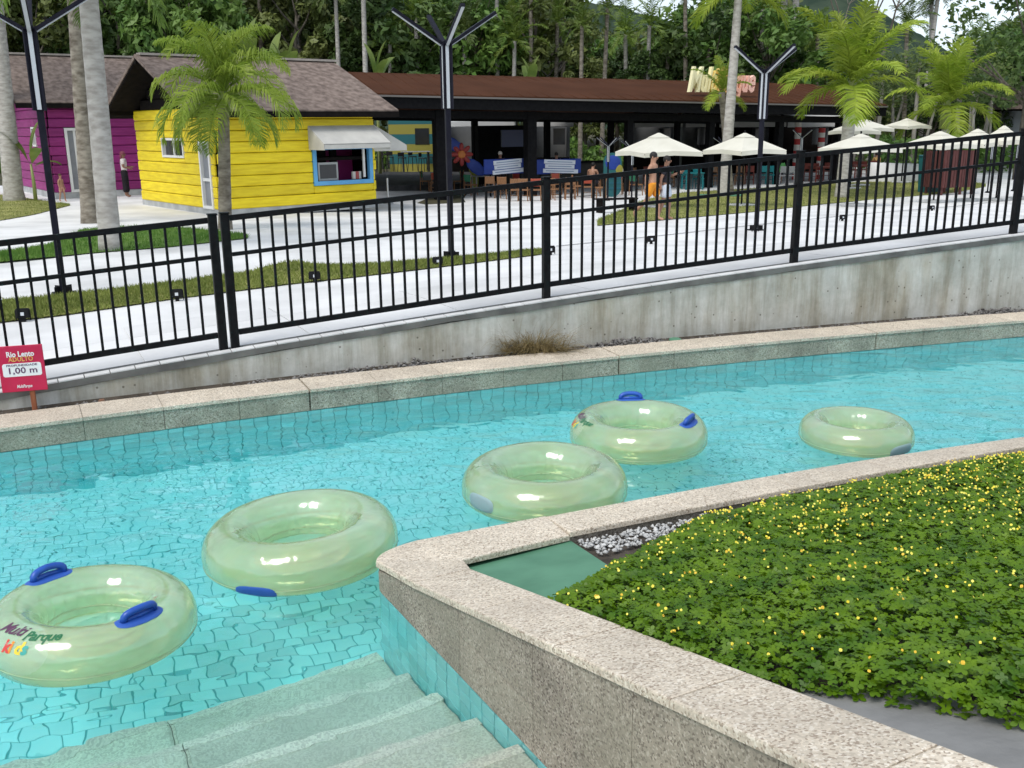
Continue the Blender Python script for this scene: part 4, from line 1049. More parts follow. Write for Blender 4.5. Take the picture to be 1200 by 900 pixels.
    for q in (0, Dp * .5, Dp):
        m = MB(); zz = ridge_h - sl * abs(q - Dp / 2) - .08; m.box((-ov[0] / 2, q, zz), (ov[0], .1, .14)); m.build('bracket_beam', M_dark, t)
    return t
def to_loc(P, C, ang): d = Vector(P) - Vector(C); R = Matrix.Rotation(-ang, 3, 'Z'); return R @ d
# --- yellow kiosk
ang = rad(40); d0 = ray(260, 247); tt = 29.9 / d0.y; C = CAMP + d0 * tt; C = Vector((C.x, C.y, C.z + .02))
fn = Vector((math.sin(ang), -math.cos(ang), 0)); sn = Vector((-math.cos(ang), -math.sin(ang), 0))
def fl_(u, v): q = to_loc(plane_hit(u, v, C, fn), C, ang); return q.x, q.z
def sl__(u, v): q = to_loc(plane_hit(u, v, C, sn), C, ang); return q.y, q.z
LY = fl_(439, 200)[0]; DY = min(8, sl__(166, 200)[0]); wh = 3.0
x0, z1 = fl_(364, 171); x1, z0 = fl_(436, 214)
hole_f = (x0, x1, z0, z1)
dy0, dz1 = sl__(255, 166); dy1, _ = sl__(235, 166); wy0, wz1 = sl__(217, 162); wy1, wz0 = sl__(194, 184)
dy0 = max(.35, dy0)
hole_d = (dy0, dy1, -.1, dz1); hole_w = (wy0, wy1, wz0, wz1)
ky = kiosk('yellow_kiosk', 'bright yellow log-clad kiosk with serving window, awnings and brown shingled roof', C, ang, LY, DY, wh, 4.5, M_yel, (1.0, .75, .45), 9, (hole_f,), (hole_d, hole_w), .25)
def opening(t, axis, h, frame_m, fr=.1, depth=.5, back=M_dark):
    a0, a1, z0, z1 = h
    def P3(a, d, z): return (a, d, z) if axis == 'f' else (d, a, z)
    def S3(a, d, z): return (a, d, z) if axis == 'f' else (d, a, z)
    m = MB(); cz = (z0 + z1) / 2; ca = (a0 + a1) / 2
    for aa in (a0 + fr / 2, a1 - fr / 2): m.box(P3(aa, -.03, cz), S3(fr, .16, z1 - z0))
    for zz in (z0 + fr / 2, z1 - fr / 2): m.box(P3(ca, -.03, zz), S3(a1 - a0 - 2 * fr, .155, fr))
    return m
sv = opening(ky, 'f', hole_f, M_sky, .13).build('serving_window', M_sky, ky)
a0, a1, z0, z1 = hole_f; M_pinkw = mat('magenta_inner_wall', (.35, .02, .18), rough=.6); M_steel = mat('steel_appliance', (.35, .36, .36), rough=.35, metal=.6)
m = MB(); m.box(((a0 + a1) / 2, 1.3, (z0 + z1) / 2), (a1 - a0 + 1, .05, z1 - z0 + .6)); m.build('back_panel', M_pinkw, sv)
m = MB(); m.box((a0 + (a1 - a0) * .30, .35, z0 + .42), ((a1 - a0) * .33, .4, .58)); m.build('oven', M_steel, sv)
m = MB(); m.box((a0 + (a1 - a0) * .30, .145, z0 + .42), ((a1 - a0) * .27, .02, .44)); m.build('oven_door', M_glass, sv)
m = MB(); m.box((a0 + (a1 - a0) * .2, .5, z1 - .3), ((a1 - a0) * .3, .1, .5)); m.box((a0 + (a1 - a0) * .48, .5, z0 + .7), (.22, .12, 1.5)); m.build('shelf', M_dark, sv)
for k, (fx, cc) in enumerate(((.74, (.7, .65, .6)), (.8, (.5, .1, .1)), (.84, (.75, .75, .7)))):
    m = MB(); m.tube([(a0 + (a1 - a0) * fx, .2, z0 + .14), (a0 + (a1 - a0) * fx, .2, z0 + .38)], .07, 10); m.build('jar', mat('jar_colour', cc, rough=.4), sv)
m = MB(); m.box(((a0 + a1) / 2, .6, z0 - .02), (a1 - a0 - .02, 1.1, .05)); m.build('counter', M_dark, sv)
m = MB(); m.box((a1 - .3, -.02, (z0 + z1) / 2 + .05), (.07, .06, z1 - z0 - .3)); m.build('sash', M_frame, sv)
wn = opening(ky, 's', hole_w, M_frame, .07).build('window', M_frame, ky)
a0, a1, z0, z1 = hole_w
m = MB(); m.box((.02, (a0 + a1) / 2, (z0 + z1) / 2), (.02, a1 - a0, z1 - z0)); m.build('pane', M_glass, wn)
m = MB(); m.box((-.03, (a0 + a1) / 2, (z0 + z1) / 2), (.05, .06, z1 - z0 - .12)); m.build('mullion', M_frame, wn)
dr = opening(ky, 's', (hole_d[0], hole_d[1], .0, hole_d[3]), M_frame, .09).build('door', M_frame, ky)
a0, a1, z0, z1 = hole_d; z0 = 0
m = MB(); m.box((.0, (a0 + a1) / 2, z0 + (z1 - z0) * .71), (.03, a1 - a0 - .18, (z1 - z0) * .5)); m.build('panel', M_greyp, dr); m = MB(); m.box((.0, (a0 + a1) / 2, z0 + (z1 - z0) * .22), (.03, a1 - a0 - .18, (z1 - z0) * .38)); m.build('panel', M_greyp, dr)
m = MB(); m.box((-.03, (a0 + a1) / 2, z0 + (z1 - z0) * .435), (.08, a1 - a0 - .16, .09)); m.build('cross_rail', M_frame, dr)
# awnings
def awning(t, x0, x1, ztop, out, drop, side='f', mt=M_canvas):
    m = MB(); Tn = Vector((0, 0, .03)); val = .16
    if side == 'f': pts_ = [(x0, -.08, ztop), (x1, -.08, ztop), (x1, -out, ztop - drop), (x0, -out, ztop - drop)]
    else: pts_ = [(LY + .08, x0, ztop), (LY + .08, x1, ztop), (LY + out, x1, ztop - drop), (LY + out, x0, ztop - drop)]
    vs = [Vector(p) for p in pts_]; m.add(vs + [v - Tn for v in vs], [(0, 1, 2, 3), (7, 6, 5, 4), (0, 4, 5, 1), (1, 5, 6, 2), (2, 6, 7, 3), (3, 7, 4, 0)])
    for a, b in ((0, 3), (1, 2)):
        A, B = vs[a] - Tn, vs[b] - Tn; Cq = Vector((A.x, A.y, B.z)) if False else Vector((A.x, A.y, B.z - val)); Bd = B - Vector((0, 0, val))
        n_ = (vs[1] - vs[0]).normalized() * .012
        m.add([A - n_, B - n_, Bd - n_, Cq - n_, A + n_, B + n_, Bd + n_, Cq + n_], [(0, 1, 2, 3), (7, 6, 5, 4), (0, 4, 5, 1), (1, 5, 6, 2), (2, 6, 7, 3), (3, 7, 4, 0)])
    c, d = vs[2], vs[3]; n_ = Vector((c - vs[1])).normalized() * .02
    m.add([c, d, d - Vector((0, 0, val)), c - Vector((0, 0, val)), c - n_, d - n_, d - n_ - Vector((0, 0, val)), c - n_ - Vector((0, 0, val))], [(0, 1, 2, 3), (7, 6, 5, 4), (3, 2, 6, 7), (0, 3, 7, 4), (1, 5, 6, 2)])
    me = m.mesh('awning', mt); bm = bmesh.new(); bm.from_mesh(me); bmesh.ops.recalc_face_normals(bm, faces=bm.faces); bm.to_mesh(me); bm.free(); return link('awning', me, t)
awning(ky, hole_f[0] - .1, hole_f[1] + .12, hole_f[3] + .62, 1.05, .55)
awning(ky, .4, 4.6, hole_f[3] + .75, 1.6, .8, 'r')
# --- magenta kiosk behind, on the left
ang2 = rad(36); d0 = ray(66, 226); C2 = CAMP + d0 * (38 / d0.y); C2 = Vector(C2)
fn2 = Vector((math.sin(ang2), -math.cos(ang2), 0)); sn2 = Vector((-math.cos(ang2), -math.sin(ang2), 0))
def f2(u, v): q = to_loc(plane_hit(u, v, C2, fn2), C2, ang2); return q.x, q.z
def s2(u, v): q = to_loc(plane_hit(u, v, C2, sn2), C2, ang2); return q.y, q.z
x0, z1 = f2(74, 150); x1, _ = f2(95, 150); hd2 = (x0, x1, -.1, z1)
hw2 = (2.0, 2.7, 1.7, 2.45)
km = kiosk('magenta_kiosk', 'magenta log-clad kiosk with a sliding door and shingled roof, behind the leaning palm trunks', C2, ang2, 8.5, 6.2, 3.45, 5.1, M_mag, (1.1, .6, .45), 10, (hd2,), (hw2,))
dr = opening(km, 'f', (hd2[0], hd2[1], 0, hd2[3]), M_frame, .1).build('door', M_frame, km)
m = MB(); m.box((hd2[0] + (hd2[1] - hd2[0]) * .3, .0, hd2[3] / 2), ((hd2[1] - hd2[0]) * .4, .03, hd2[3] - .2)); m.build('panel', M_greyp, dr)
m = MB(); m.box((hd2[0] + (hd2[1] - hd2[0]) * .72, .02, hd2[3] / 2), ((hd2[1] - hd2[0]) * .42, .03, hd2[3] - .2)); m.build('panel', M_glass, dr)
m = MB(); m.box((hd2[0] + (hd2[1] - hd2[0]) * .55, -.04, hd2[3] / 2), (.08, .06, hd2[3] - .2)); m.box((hd2[0] + (hd2[1] - hd2[0]) * .75, -.04, hd2[3] * .42), ((hd2[1] - hd2[0]) * .35, .06, .09)); m.build('mullion', M_frame, dr)
wn = opening(km, 's', hw2, M_frame, .07).build('window', M_frame, km); m = MB(); m.box((.02, (hw2[0] + hw2[1]) / 2, (hw2[2] + hw2[3]) / 2), (.02, .7, .75)); m.build('pane', M_glass, wn)
# corner of another brown roofed house at the right edge
p = at_g(1232, 190); hz = thing('grey_house', 'pale grey house with a brown roof at the far right edge behind the parasols', 'house', (p.x, p.y, p.z))
dD = p.y; px_m = dD / FPX
m = MB(); m.box((0, 2, 1.6), (3.6, 4, 3.2)); m.build('wall', mat('pale_blue_grey_render', (.36, .39, .43), (.42, .45, .48), scale=1.5, rough=.85), hz)
m = MB(); m.prism([(-2.6, -.6), (2.6, -.6), (2.6, 4.6), (-2.6, 4.6)], 3.2, 3.32); m.build('fascia', M_dark, hz)
m = MB(); V = [(-2.7, -.7, 3.32), (2.7, -.7, 3.32), (2.7, 4.7, 3.32), (-2.7, 4.7, 3.32), (-.6, 2, 4.7), (1.5, 2, 4.7)]; m.add(V, [(0, 1, 5, 4), (1, 2, 5), (2, 3, 4, 5), (3, 0, 4), (3, 2, 1, 0)]); m.build('roof', M_shing, hz)

# ------------------------------------------------------------------ pavilion restaurant
M_bronze = mat('brown_metal_roof', (.058, .023, .011), (.074, .030, .015), scale=.6, rough=.75, spec=.03, detail=6)
M_blk = mat('black_painted_steel', (.005, .005, .006), (.009, .009, .010), scale=8, rough=.7, spec=.08)
EL = at_y(385, 108, 37.0); ER = at_y(1040, 123, 50.0); 
RL = at_y(360, 83, 43.0); RR = at_y(952, 98.5, 56.0)
PC = at_g(640, 214); PC = Vector(((EL.x + ER.x) / 2, (EL.y + ER.y) / 2, g(8, 44)))
pav = thing('restaurant_pavilion', 'long open sided restaurant pavilion with brown metal roof and black columns', 'pavilion', PC)
def L_(p): return Vector(p) - PC
up = Vector((0, 0, 1)); ev = (ER - EL).normalized(); inn = Vector((-ev.y, ev.x, 0)).normalized()
BL = RL + (RL - EL) * .9; BR = RR + (RR - ER) * .9; BL.z = EL.z - .3; BR.z = ER.z - .3
m = MB(); vs = [L_(p) for p in (EL, ER, RR, RL)]; m.add(vs + [v - up * .12 for v in vs], [(0, 1, 2, 3), (7, 6, 5, 4), (0, 4, 5, 1), (1, 5, 6, 2)]); m.build('roof', M_bronze, pav)
m = MB(); vs = [L_(p) for p in (RL, RR, BR, BL)]; m.add(vs + [v - up * .12 for v in vs], [(0, 1, 2, 3), (7, 6, 5, 4), (1, 5, 6, 2), (2, 6, 7, 3)]); m.add([L_(p) for p in (ER, BR, RR)], [(0, 1, 2)]); m.build('roof', M_bronze, pav)
# standing seams of the metal sheets
m = MB()
for k in range(1, 46):
    f = k / 46; a = L_(EL.lerp(ER, f)) + up * .01; b = L_(RL.lerp(RR, f)) + up * .01; m.tube([a, b], .014, 4, False)
stuff(m.build('roof_seams', M_bronze, pav))
def beam(a, b, wd, h, name, mt, parent=pav):
    d = b - a; m = MB(); m.box((a + b) / 2, (d.length, wd, h), math.atan2(d.y, d.x), 0, -math.atan2(d.z, math.hypot(d.x, d.y))); return m.build(name, mt, parent)
beam(L_(EL) - up * .33 + inn * .1, L_(ER) - up * .33 + inn * .1, .1, .40, 'fascia', M_blk)
beam(L_(EL) - up * .085 - inn * .012, L_(ER) - up * .085 - inn * .012, .1, .07, 'gutter', mat('grey_gutter', (.14, .13, .12), rough=.5))
beam(L_(EL) - up * .72 + inn * .9, L_(ER) - up * .72 + inn * .9, .16, .3, 'beam', M_blk)
beam(L_(EL) - up * .72 + inn * 8, L_(ER) - up * .72 + inn * 8, .16, .35, 'beam', M_blk)
def eave_pt(u, back):
    d = ray(u, 140); P0 = EL + inn * back; n_ = inn; return CAMP + d * ((P0 - CAMP).dot(n_) / d.dot(n_))
def column(u, back, wd, u2=None):
    q = eave_pt(u, back); zt = EL.z + (ER.z - EL.z) * ((q - EL).dot(ev) / (ER - EL).length) - .55; zb = g(q.x, q.y)
    m = MB(); m.box(L_((q.x, q.y, (zt + zb) / 2)), (wd, wd, zt - zb), math.atan2(ev.y, ev.x)); m.build('column', M_blk, pav)
for u in (514, 621, 737, 833, 914, 984): column(u, 1.0, .42 if u in (514, 621) else .30)
for u in (556, 641, 716, 794, 882): column(u, 8.0, .26)
# ceiling, raised timber floor on the left, bar
m = MB(); vs = [L_(p) for p in (EL + inn * .3, ER + inn * .3, BR - inn * .3, BL - inn * .3)]; vs = [Vector((v.x, v.y, v.z - .16 if i < 2 else vs[1 if i == 2 else 0].z - .16)) for i, v in enumerate(vs)]
m.add(vs, [(3, 2, 1, 0)]); m.build('ceiling', M_blk, pav)
M_deck = mat('grey_black_decking', (.035, .035, .037), (.07, .07, .07), scale=3, rough=.7)
A, B, Cc, D_ = at_g(436, 224), at_g(556, 221), at_g(600, 206), at_g(440, 206)
for k in range(14):
    f0, f1 = k / 14, (k + 1) / 14 - .012
    a, b, c, d = A.lerp(D_, f0), B.lerp(Cc, f0), B.lerp(Cc, f1), A.lerp(D_, f1); zt = .22
    m = MB(); vs = [L_(p) + up * zt for p in (a, b, c, d)]; m.add(vs + [v - up * (.3 if k == 0 else .06) for v in vs], [(0, 1, 2, 3), (0, 4, 5, 1), (1, 5, 6, 2), (3, 7, 4, 0), (2, 6, 7, 3)]); m.build('deck_board', M_deck, pav)
def box_between(u0, u1, back, z0, z1, dep, name, mt, parent=pav, org=None):
    a, b = eave_pt(u0, back), eave_pt(u1, back); c = (a + b) / 2; gz = g(c.x, c.y); m = MB(); q = Vector((c.x, c.y, gz + (z0 + z1) / 2)) - (org if org is not None else PC)
    m.box(q + inn * dep / 2, ((b - a).length, dep, z1 - z0), math.atan2(ev.y, ev.x)); return m.build(name, mt, parent)
M_bar = mat('dark_bar_front', (.018, .016, .014), (.03, .027, .022), scale=4, rough=.6)
box_between(596, 722, 4.5, 0, 1.15, .7, 'bar_counter', M_bar); box_between(592, 726, 4.3, 1.15, 1.22, .9, 'bar_top', M_blk)
box_between(560, 618, 7, .2, 2.9, .4, 'bar_back', M_blk); box_between(588, 616, 5, 1.95, 2.7, .12, 'menu_screen', mat('navy_screen', (.02, .03, .09), rough=.3))
# low blue board signs with three white strips each
M_bsign = mat('cobalt_board', (.010, .035, .22), (.014, .045, .28), scale=3, rough=.5); M_strip = mat('pale_strip', (.62, .66, .72), rough=.6); M_inkb = mat('faded_blue_print', (.20, .27, .40), rough=.6)
for u0, u1, tl_, lb in ((566, 617, -.06, 'left of the bar column'), (625, 681, .05, 'right of the bar column')):
    a, b = eave_pt(u0, 1.6), eave_pt(u1, 1.6); c = (a + b) / 2; wd = (b - a).length; gz = g(c.x, c.y)
    t = thing('menu_board', 'cobalt blue board with three white strips standing ' + lb, 'sign', (c.x, c.y, gz), math.atan2(ev.y, ev.x))
    zc = at_y((u0 + u1) / 2, 195, c.y).z - gz
    m = MB(); m.bevbox((0, 0, zc), (wd, .06, .62), .02); m.build('board', M_bsign, t)
    for x_ in (-.35, .35): m = MB(); m.box((wd * x_, .02, (zc - .3) / 2), (.06, .06, zc - .3)); m.build('leg', M_blk, t)
    for k, (ww, dz) in enumerate(((.66, .19), (.62, 0), (.74, -.2))):
        m = MB(); m.box((wd * .04 + (.04 if k == 2 else 0), -.045, zc + dz), (wd * ww, .02, .17), 0, 0, tl_); s_ = m.build('strip', M_strip, t)
        m = MB(); m.box((wd * .04, -.057, zc + dz), (wd * ww * .8, .006, .035), 0, 0, tl_); m.build('print_line', M_inkb, s_)
# roof lettering
LETC = [(.88, .82, .50), (.90, .80, .42), (.88, .72, .26), (.86, .62, .14), (.84, .58, .16), (.82, .45, .14), (.82, .40, .16), (.82, .38, .22), (.84, .44, .32), (.85, .48, .38), (.85, .52, .42)]
def lp(u, v): 
    q = plane_hit(u, v, EL + inn * 1.2, inn); return q
a, b = lp(806, 95), lp(883, 95); wd = (b - a).length; c = (a + b) / 2
lt = thing('roof_sign', 'big slanted pale yellow to coral letters standing on the brown roof edge', 'sign', c, math.atan2(ev.y, ev.x))
full = text_mesh('MultiParque', 1.0, .08, .35, .022, 'CENTER', .95); xs_ = [v.co.x for v in full.vertices]; zs_ = [v.co.y for v in full.vertices]
W0, W1 = min(xs_), max(xs_); Hh = abs(lp(845, 76).z - lp(845, 115).z); sx_ = wd / (W1 - W0); sz_ = Hh / (max(zs_) - min(zs_))
bm = bmesh.new(); bm.from_mesh(full); bm.verts.ensure_lookup_table()
seen = set(); isl = []
for v in bm.verts:
    if v.index in seen: continue
    st2 = [v]; comp = []; seen.add(v.index)
    while st2:
        q = st2.pop(); comp.append(q)
        for e in q.link_edges:
            o = e.other_vert(q)
            if o.index not in seen: seen.add(o.index); st2.append(o)
    isl.append(comp)
isl.sort(key=lambda c_: sum(v.co.x - .35 * v.co.y for v in c_) / len(c_))
for k, comp in enumerate(isl):
    ids = {v.index for v in comp}; mp_ = {v.index: i for i, v in enumerate(comp)}; m = MB()
    m.add([Vector((v.co.x * sx_, -v.co.z * 1.2, v.co.y * sz_)) for v in comp], [tuple(mp_[v.index] for v in f.verts) for f in bm.faces if f.verts[0].index in ids])
    lm = mat('letter_paint', LETC[min(len(LETC) - 1, int(k * len(LETC) / len(isl)))], rough=.5); m.build('letter', lm, lt)
bm.free()
m = MB(); m.box((0, .25, -Hh * .5), (wd, .06, .06)); m.box((-wd * .3, .3, -Hh * .55), (.06, .5, .06)); m.box((wd * .3, .3, -Hh * .55), (.06, .5, .06)); m.build('mount', M_blk, lt)

# ------------------------------------------------------------------ food stalls behind the pavilion
M_awn = mat('white_awning', (.42, .42, .41), (.50, .50, .49), scale=1, rough=.9); M_stg = mat('grey_stall_wall', (.11, .115, .12), (.16, .165, .165), scale=1, rough=.8)
def stall(u0, u1, D, label, wallm, strip=None, aw=True, z_aw=(2.4, 3.5)):
    a = at_y(u0, 150, D); b = at_y(u1, 150, D); c = (a + b) / 2; gz = g(c.x, c.y); wd = (b - a).length
    t = thing('food_stall', label, 'stall', (c.x, c.y, gz), 0, 'food stalls behind the pavilion')
    zz = lambda v: at_y((u0 + u1) / 2, v, D).z - gz
    ztop, zmid = zz(131), zz(148)
    m = MB(); m.box((0, 1.5, ztop / 2), (wd, .15, ztop)); m.box((-wd / 2 + .08, .7, ztop / 2), (.15, 1.5, ztop)); m.box((wd / 2 - .08, .7, ztop / 2), (.15, 1.5, ztop)); m.build('wall', wallm, t)
    if strip:
        for k in range(6):
            m = MB(); m.box((0, -.1, .25 + k * ztop / 6.2), (wd * .98, .1, ztop / 6.3)); m.build('striped_board', strip[k % 2], t)
    else:
        m = MB(); m.box((0, -.05, .5), (wd * .96, .12, 1.0)); m.build('counter', M_dark, t)
    if aw:
        m = MB(); V = [(-wd / 2, 0, ztop), (wd / 2, 0, ztop), (wd / 2 + .1, -1.6, zmid + .25), (-wd / 2 - .1, -1.6, zmid + .25), (wd / 2 + .1, -1.62, zmid), (-wd / 2 - .1, -1.62, zmid)]
        m.add(V, [(3, 2, 1, 0), (5, 4, 2, 3)]); m.add([(x, y + .03, z - .04) for x, y, z in V], [(0, 1, 2, 3), (3, 2, 4, 5)]); m.build('awning', M_awn, t)
    m = MB(); m.box((wd * .22, -.14, zz(160)), (wd * .3, .06, .9)); m.build('window', M_glass, t)
    return t
M_teal = mat('teal_board', (.012, .10, .11), rough=.6); M_yb = mat('mustard_board', (.24, .215, .035), rough=.6)
stall(455, 510, 57, 'yellow and teal striped food stall seen between the yellow kiosk and the pavilion', M_stg, (M_yb, M_teal), False)
stall(520, 600, 56, 'long grey food stall under the left half of the pavilion roof, white fascia', M_stg); stall(622, 668, 57, 'grey food stall behind the right blue board', M_stg)
stall(742, 792, 57, 'grey food stall under a white awning behind the left cream parasol', M_stg)
stall(800, 830, 58, 'narrow grey food stall with a navy pillar behind the pavilion', M_stg)
stall(838, 910, 57, 'wide food stall with white scalloped awning behind the palm trunk', M_dark)
stall(916, 978, 58, 'food stall with grey white awning beside the striped poles', M_dark)
M_pr, M_pw = mat('red_band', (.45, .03, .03), rough=.5), mat('white_band', (.70, .68, .66), rough=.5)
for u, z1_, lb in ((934, 135, 'taller red and white striped pole beside the lamp under the pavilion edge'), (962, 150, 'shorter red and white striped pole right of the small lamp')):
    q = at_y(u, 172, 52); b0 = g(q.x, q.y); t = thing('striped_pole', lb, 'pole', (q.x, q.y, b0), 0, 'striped poles beside the pavilion'); top = at_y(u, z1_, 52).z - b0; n_ = 11
    for k in range(n_):
        m = MB(); m.tube([(0, 0, top * k / n_), (0, 0, top * (k + 1) / n_)], .17, 14); m.build('band', M_pr if k % 2 == 0 else M_pw, t)

# ------------------------------------------------------------------ parasols
M_par = mat('cream_canvas', (.58, .56, .47), (.66, .64, .55), scale=1.2, rough=.9)
def parasol(u, v, D, wpx, vrim, label, proto=None, yaw=.6):
    ap = at_y(u, v, D); gz = g(ap.x, ap.y); hw = wpx / 2 * D / FPX * .97 / 1.38; rim = at_y(u, vrim, D).z - gz; top = ap.z - gz
    t = thing('parasol', label, 'parasol', (ap.x, ap.y, gz), yaw, 'cream parasols beyond the lawn')
    m = MB(); n = 8
    ringr = []
    for i in range(4):
        a = rad(45 + 90 * i); ringr.append(Vector((math.cos(a) * hw * 1.414, math.sin(a) * hw * 1.414, rim))); a2 = rad(90 + 90 * i); ringr.append(Vector((math.cos(a2) * hw * .99, math.sin(a2) * hw * .99, rim + .05)))
    mid = [Vector((p.x * .5, p.y * .5, rim + (top - rim) * .52)) for p in ringr]
    hub = [Vector((p.x * .1, p.y * .1, rim + (top - rim) * .93)) for p in ringr]
    V = ringr + mid + hub + [Vector((0, 0, top - .02))]
    F = []
    for b0 in (0, 8): F += [(b0 + i, b0 + (i + 1) % 8, b0 + 8 + (i + 1) % 8, b0 + 8 + i) for i in range(8)]
    F += [(16 + i, 16 + (i + 1) % 8, 24) for i in range(8)]
    m.add(V, F); m.add([p - Vector((0, 0, .02)) for p in V], [tuple(reversed(f)) for f in F]); m.add([p for p in ringr] + [p - Vector((0, 0, .14)) for p in ringr], [(i, 8 + i, 8 + (i + 1) % 8, (i + 1) % 8) for i in range(8)])
    m.build('canopy', M_par, t)
    m = MB(); vent = [Vector((p.x * .26, p.y * .26, rim + (top - rim) * .80)) for p in ringr]; m.add(vent + [Vector((0, 0, top + .05))], [(i, (i + 1) % 8, 8) for i in range(8)]); m.build('vent_cap', M_par, t)
    m = MB(); m.tube([(0, 0, 0), (0, 0, top + .12)], .03, 8); m.build('pole', M_blk, t); m = MB(); m.bevbox((0, 0, .05), (.7, .7, .1), .02); m.build('base', M_conc, t)
    for i in range(4):
        m = MB(); m.tube([(0, 0, top - .08), ringr[2 * i] - Vector((0, 0, .05))], .014, 5); m.build('rib', M_blk, t)
    return t
for a in [(772, 157, 33, 104, 178, 'cream square parasol behind the two walking men', .35), (873, 157, 33.5, 94, 176, 'cream square parasol just right of the palm trunk and third lamp', .5), (1009, 158, 33, 92, 174, 'cream square parasol behind the first royal palm trunk, nearer one of the group', .45),
          (1013, 140, 46, 66, 151, 'upper of two overlapping far parasols right of the first royal palm', .5), (1002, 145, 44, 58, 154, 'lower of two overlapping far parasols right of the first royal palm', .3), (1063, 139.5, 48, 54, 148, 'lone far parasol in front of the dark undergrowth by thin trunks', .5),
          (1102, 155, 35, 86, 170, 'cream parasol behind the second royal palm trunk', .5), (1146, 152, 36, 68, 168, 'cream parasol peaking right of the second royal palm', .6), (1177, 148, 36, 50, 165, 'cream parasol with the highest peak near the right end of the railing', .4), (1207, 150, 37, 60, 166, 'cream parasol cut off by the right picture edge', .5)]:
    parasol(a[0], a[1], a[2], a[3], a[4], a[5], None, a[6])

# ------------------------------------------------------------------ slatted bin, white curved bench, steps
M_redw = mat('dark_red_timber', (.075, .022, .02), (.12, .04, .035), scale=4, rough=.7, rnd=.15, stretch=(6, 6, .6))
a = at_g(1097, 231); b = at_g(1147, 226); c = (a + b) / 2; wd = 50 * c.y / FPX; yaw = .35
t = thing('slatted_enclosure', 'dark red upright slatted timber enclosure on short legs at the lawn corner', 'enclosure', (c.x, c.y, g(c.x, c.y)), yaw)
hh = wd * 1.0
for s_ in (0, 1):
    for k in range(13): m = MB(); m.box((-wd / 2 + wd * (k + .5) / 13, s_ * wd * .6, hh * .58), (wd / 13 - .03, .03, hh * .82)); m.build('slat', M_redw, t)
    for k in range(8): m = MB(); m.box(((-1 if s_ == 0 else 1) * wd / 2, wd * .6 * (k + .5) / 8, hh * .58), (.03, wd * .6 / 8 - .03, hh * .82)); m.build('slat', M_redw, t)
for sx2 in (-.44, .1, .44):
    for sy2 in (.06, .54): m = MB(); m.box((wd * sx2, wd * sy2, hh * .5), (.09, .07, hh)); m.build('leg', M_redw, t)
for z_ in (.3, .75): m = MB(); m.box((0, .03, hh * z_), (wd, .04, .08)); m.build('rail', M_redw, t)
for k, fx in enumerate((-.12, .12, .36)):
    q = c + Vector((math.cos(yaw) * wd * fx - math.sin(yaw) * wd * .9, math.sin(yaw) * wd * fx + math.cos(yaw) * wd * .9, 0)); bt = thing('waste_bin', 'teal lidded bin behind the slatted enclosure, %s' % ('left one', 'middle one', 'right one')[k], 'bin', (q.x, q.y, g(q.x, q.y)), yaw, 'teal bins behind the enclosure')
    m = MB(); m.add([(-.22, -.2, 0), (.22, -.2, 0), (.22, .2, 0), (-.22, .2, 0), (-.28, -.26, 1.45), (.28, -.26, 1.45), (.28, .26, 1.45), (-.28, .26, 1.45)], [(3, 2, 1, 0), (0, 1, 5, 4), (1, 2, 6, 5), (2, 3, 7, 6), (3, 0, 4, 7), (4, 5, 6, 7)]); m.build('body', mat('teal_plastic', (.02, .14, .15), rough=.4), bt)
    m = MB(); m.bevbox((0, 0, 1.5), (.6, .56, .1), .03); m.build('lid', mat('dark_teal_plastic', (.015, .10, .12), rough=.4), bt)
M_whc = mat('white_rendered_concrete', (.60, .60, .60), (.70, .70, .70), scale=2, rough=.7)
A = at_g(1028, 211); B = at_g(1098, 215); c = (A + B) / 2; wd = (B - A).length; cs = []
m = MB(); n = 16
for k in range(n + 1):
    f = k / n; x = -wd / 2 + wd * f; y = .9 * math.sin(math.pi * f) * -.5; h = .95 - .12 * f
    lean = .12
    cs += [(x, y, 0), (x, y - lean, h * .92), (x, y + .08, h), (x, y + .4, h), (x, y + .5, 0)]
m.add(cs, [(k * 5 + j, (k + 1) * 5 + j, (k + 1) * 5 + j + 1, k * 5 + j + 1) for k in range(n) for j in range(4)] + [(0, 1, 2, 3, 4), tuple(n * 5 + j for j in (4, 3, 2, 1, 0))])
me = m.mesh('curved_bench', M_whc, True); bm = bmesh.new(); bm.from_mesh(me); bmesh.ops.recalc_face_normals(bm, faces=bm.faces); bm.to_mesh(me); bm.free()
o = link('curved_bench', me, None, (c.x, c.y, g(c.x, c.y))); tag(o, 'low curved white concrete bench at the far side of the lawn', 'bench')
# bollard post by the yellow kiosk
p = at_g(455, 239); o = thing('barrier_post', 'slim white metal post on a round foot right of the yellow kiosk', 'post', p); m = MB(); m.tube([(0, 0, 0), (0, 0, .95)], .03, 10); m.build('post', M_frame, o); m = MB(); m.tube([(0, 0, 0), (0, 0, .04)], .2, 16); m.build('foot', M_conc, o)
# green access covers in the lawn
for u, v, lb in ((826, 231, 'flat pale green cover in the lawn left of the palm trunk'), (862, 231, 'flat pale green cover in the lawn right of the palm trunk')):
    p = at_g(u, v); o = thing('ground_cover_plate', lb, 'cover', p, 0, 'covers in the lawn'); m = MB(); m.bevbox((0, 0, .06), (.5, .4, .1), .02); m.build('plate', M_lid, o)
# park bench silhouette behind the walkers
p = at_g(722, 249); o = thing('low_bench', 'low dark slatted bench on the paving behind the striding man', 'bench', p, .3)
m = MB()
for k in range(3): 
    m = MB(); m.box((0, -.15 + .15 * k, .42), (1.3, .12, .04)); m.build('slat', M_dark, o)
for x_ in (-.55, .55): m = MB(); m.box((x_, 0, .2), (.08, .4, .4)); m.build('leg', M_dark, o)

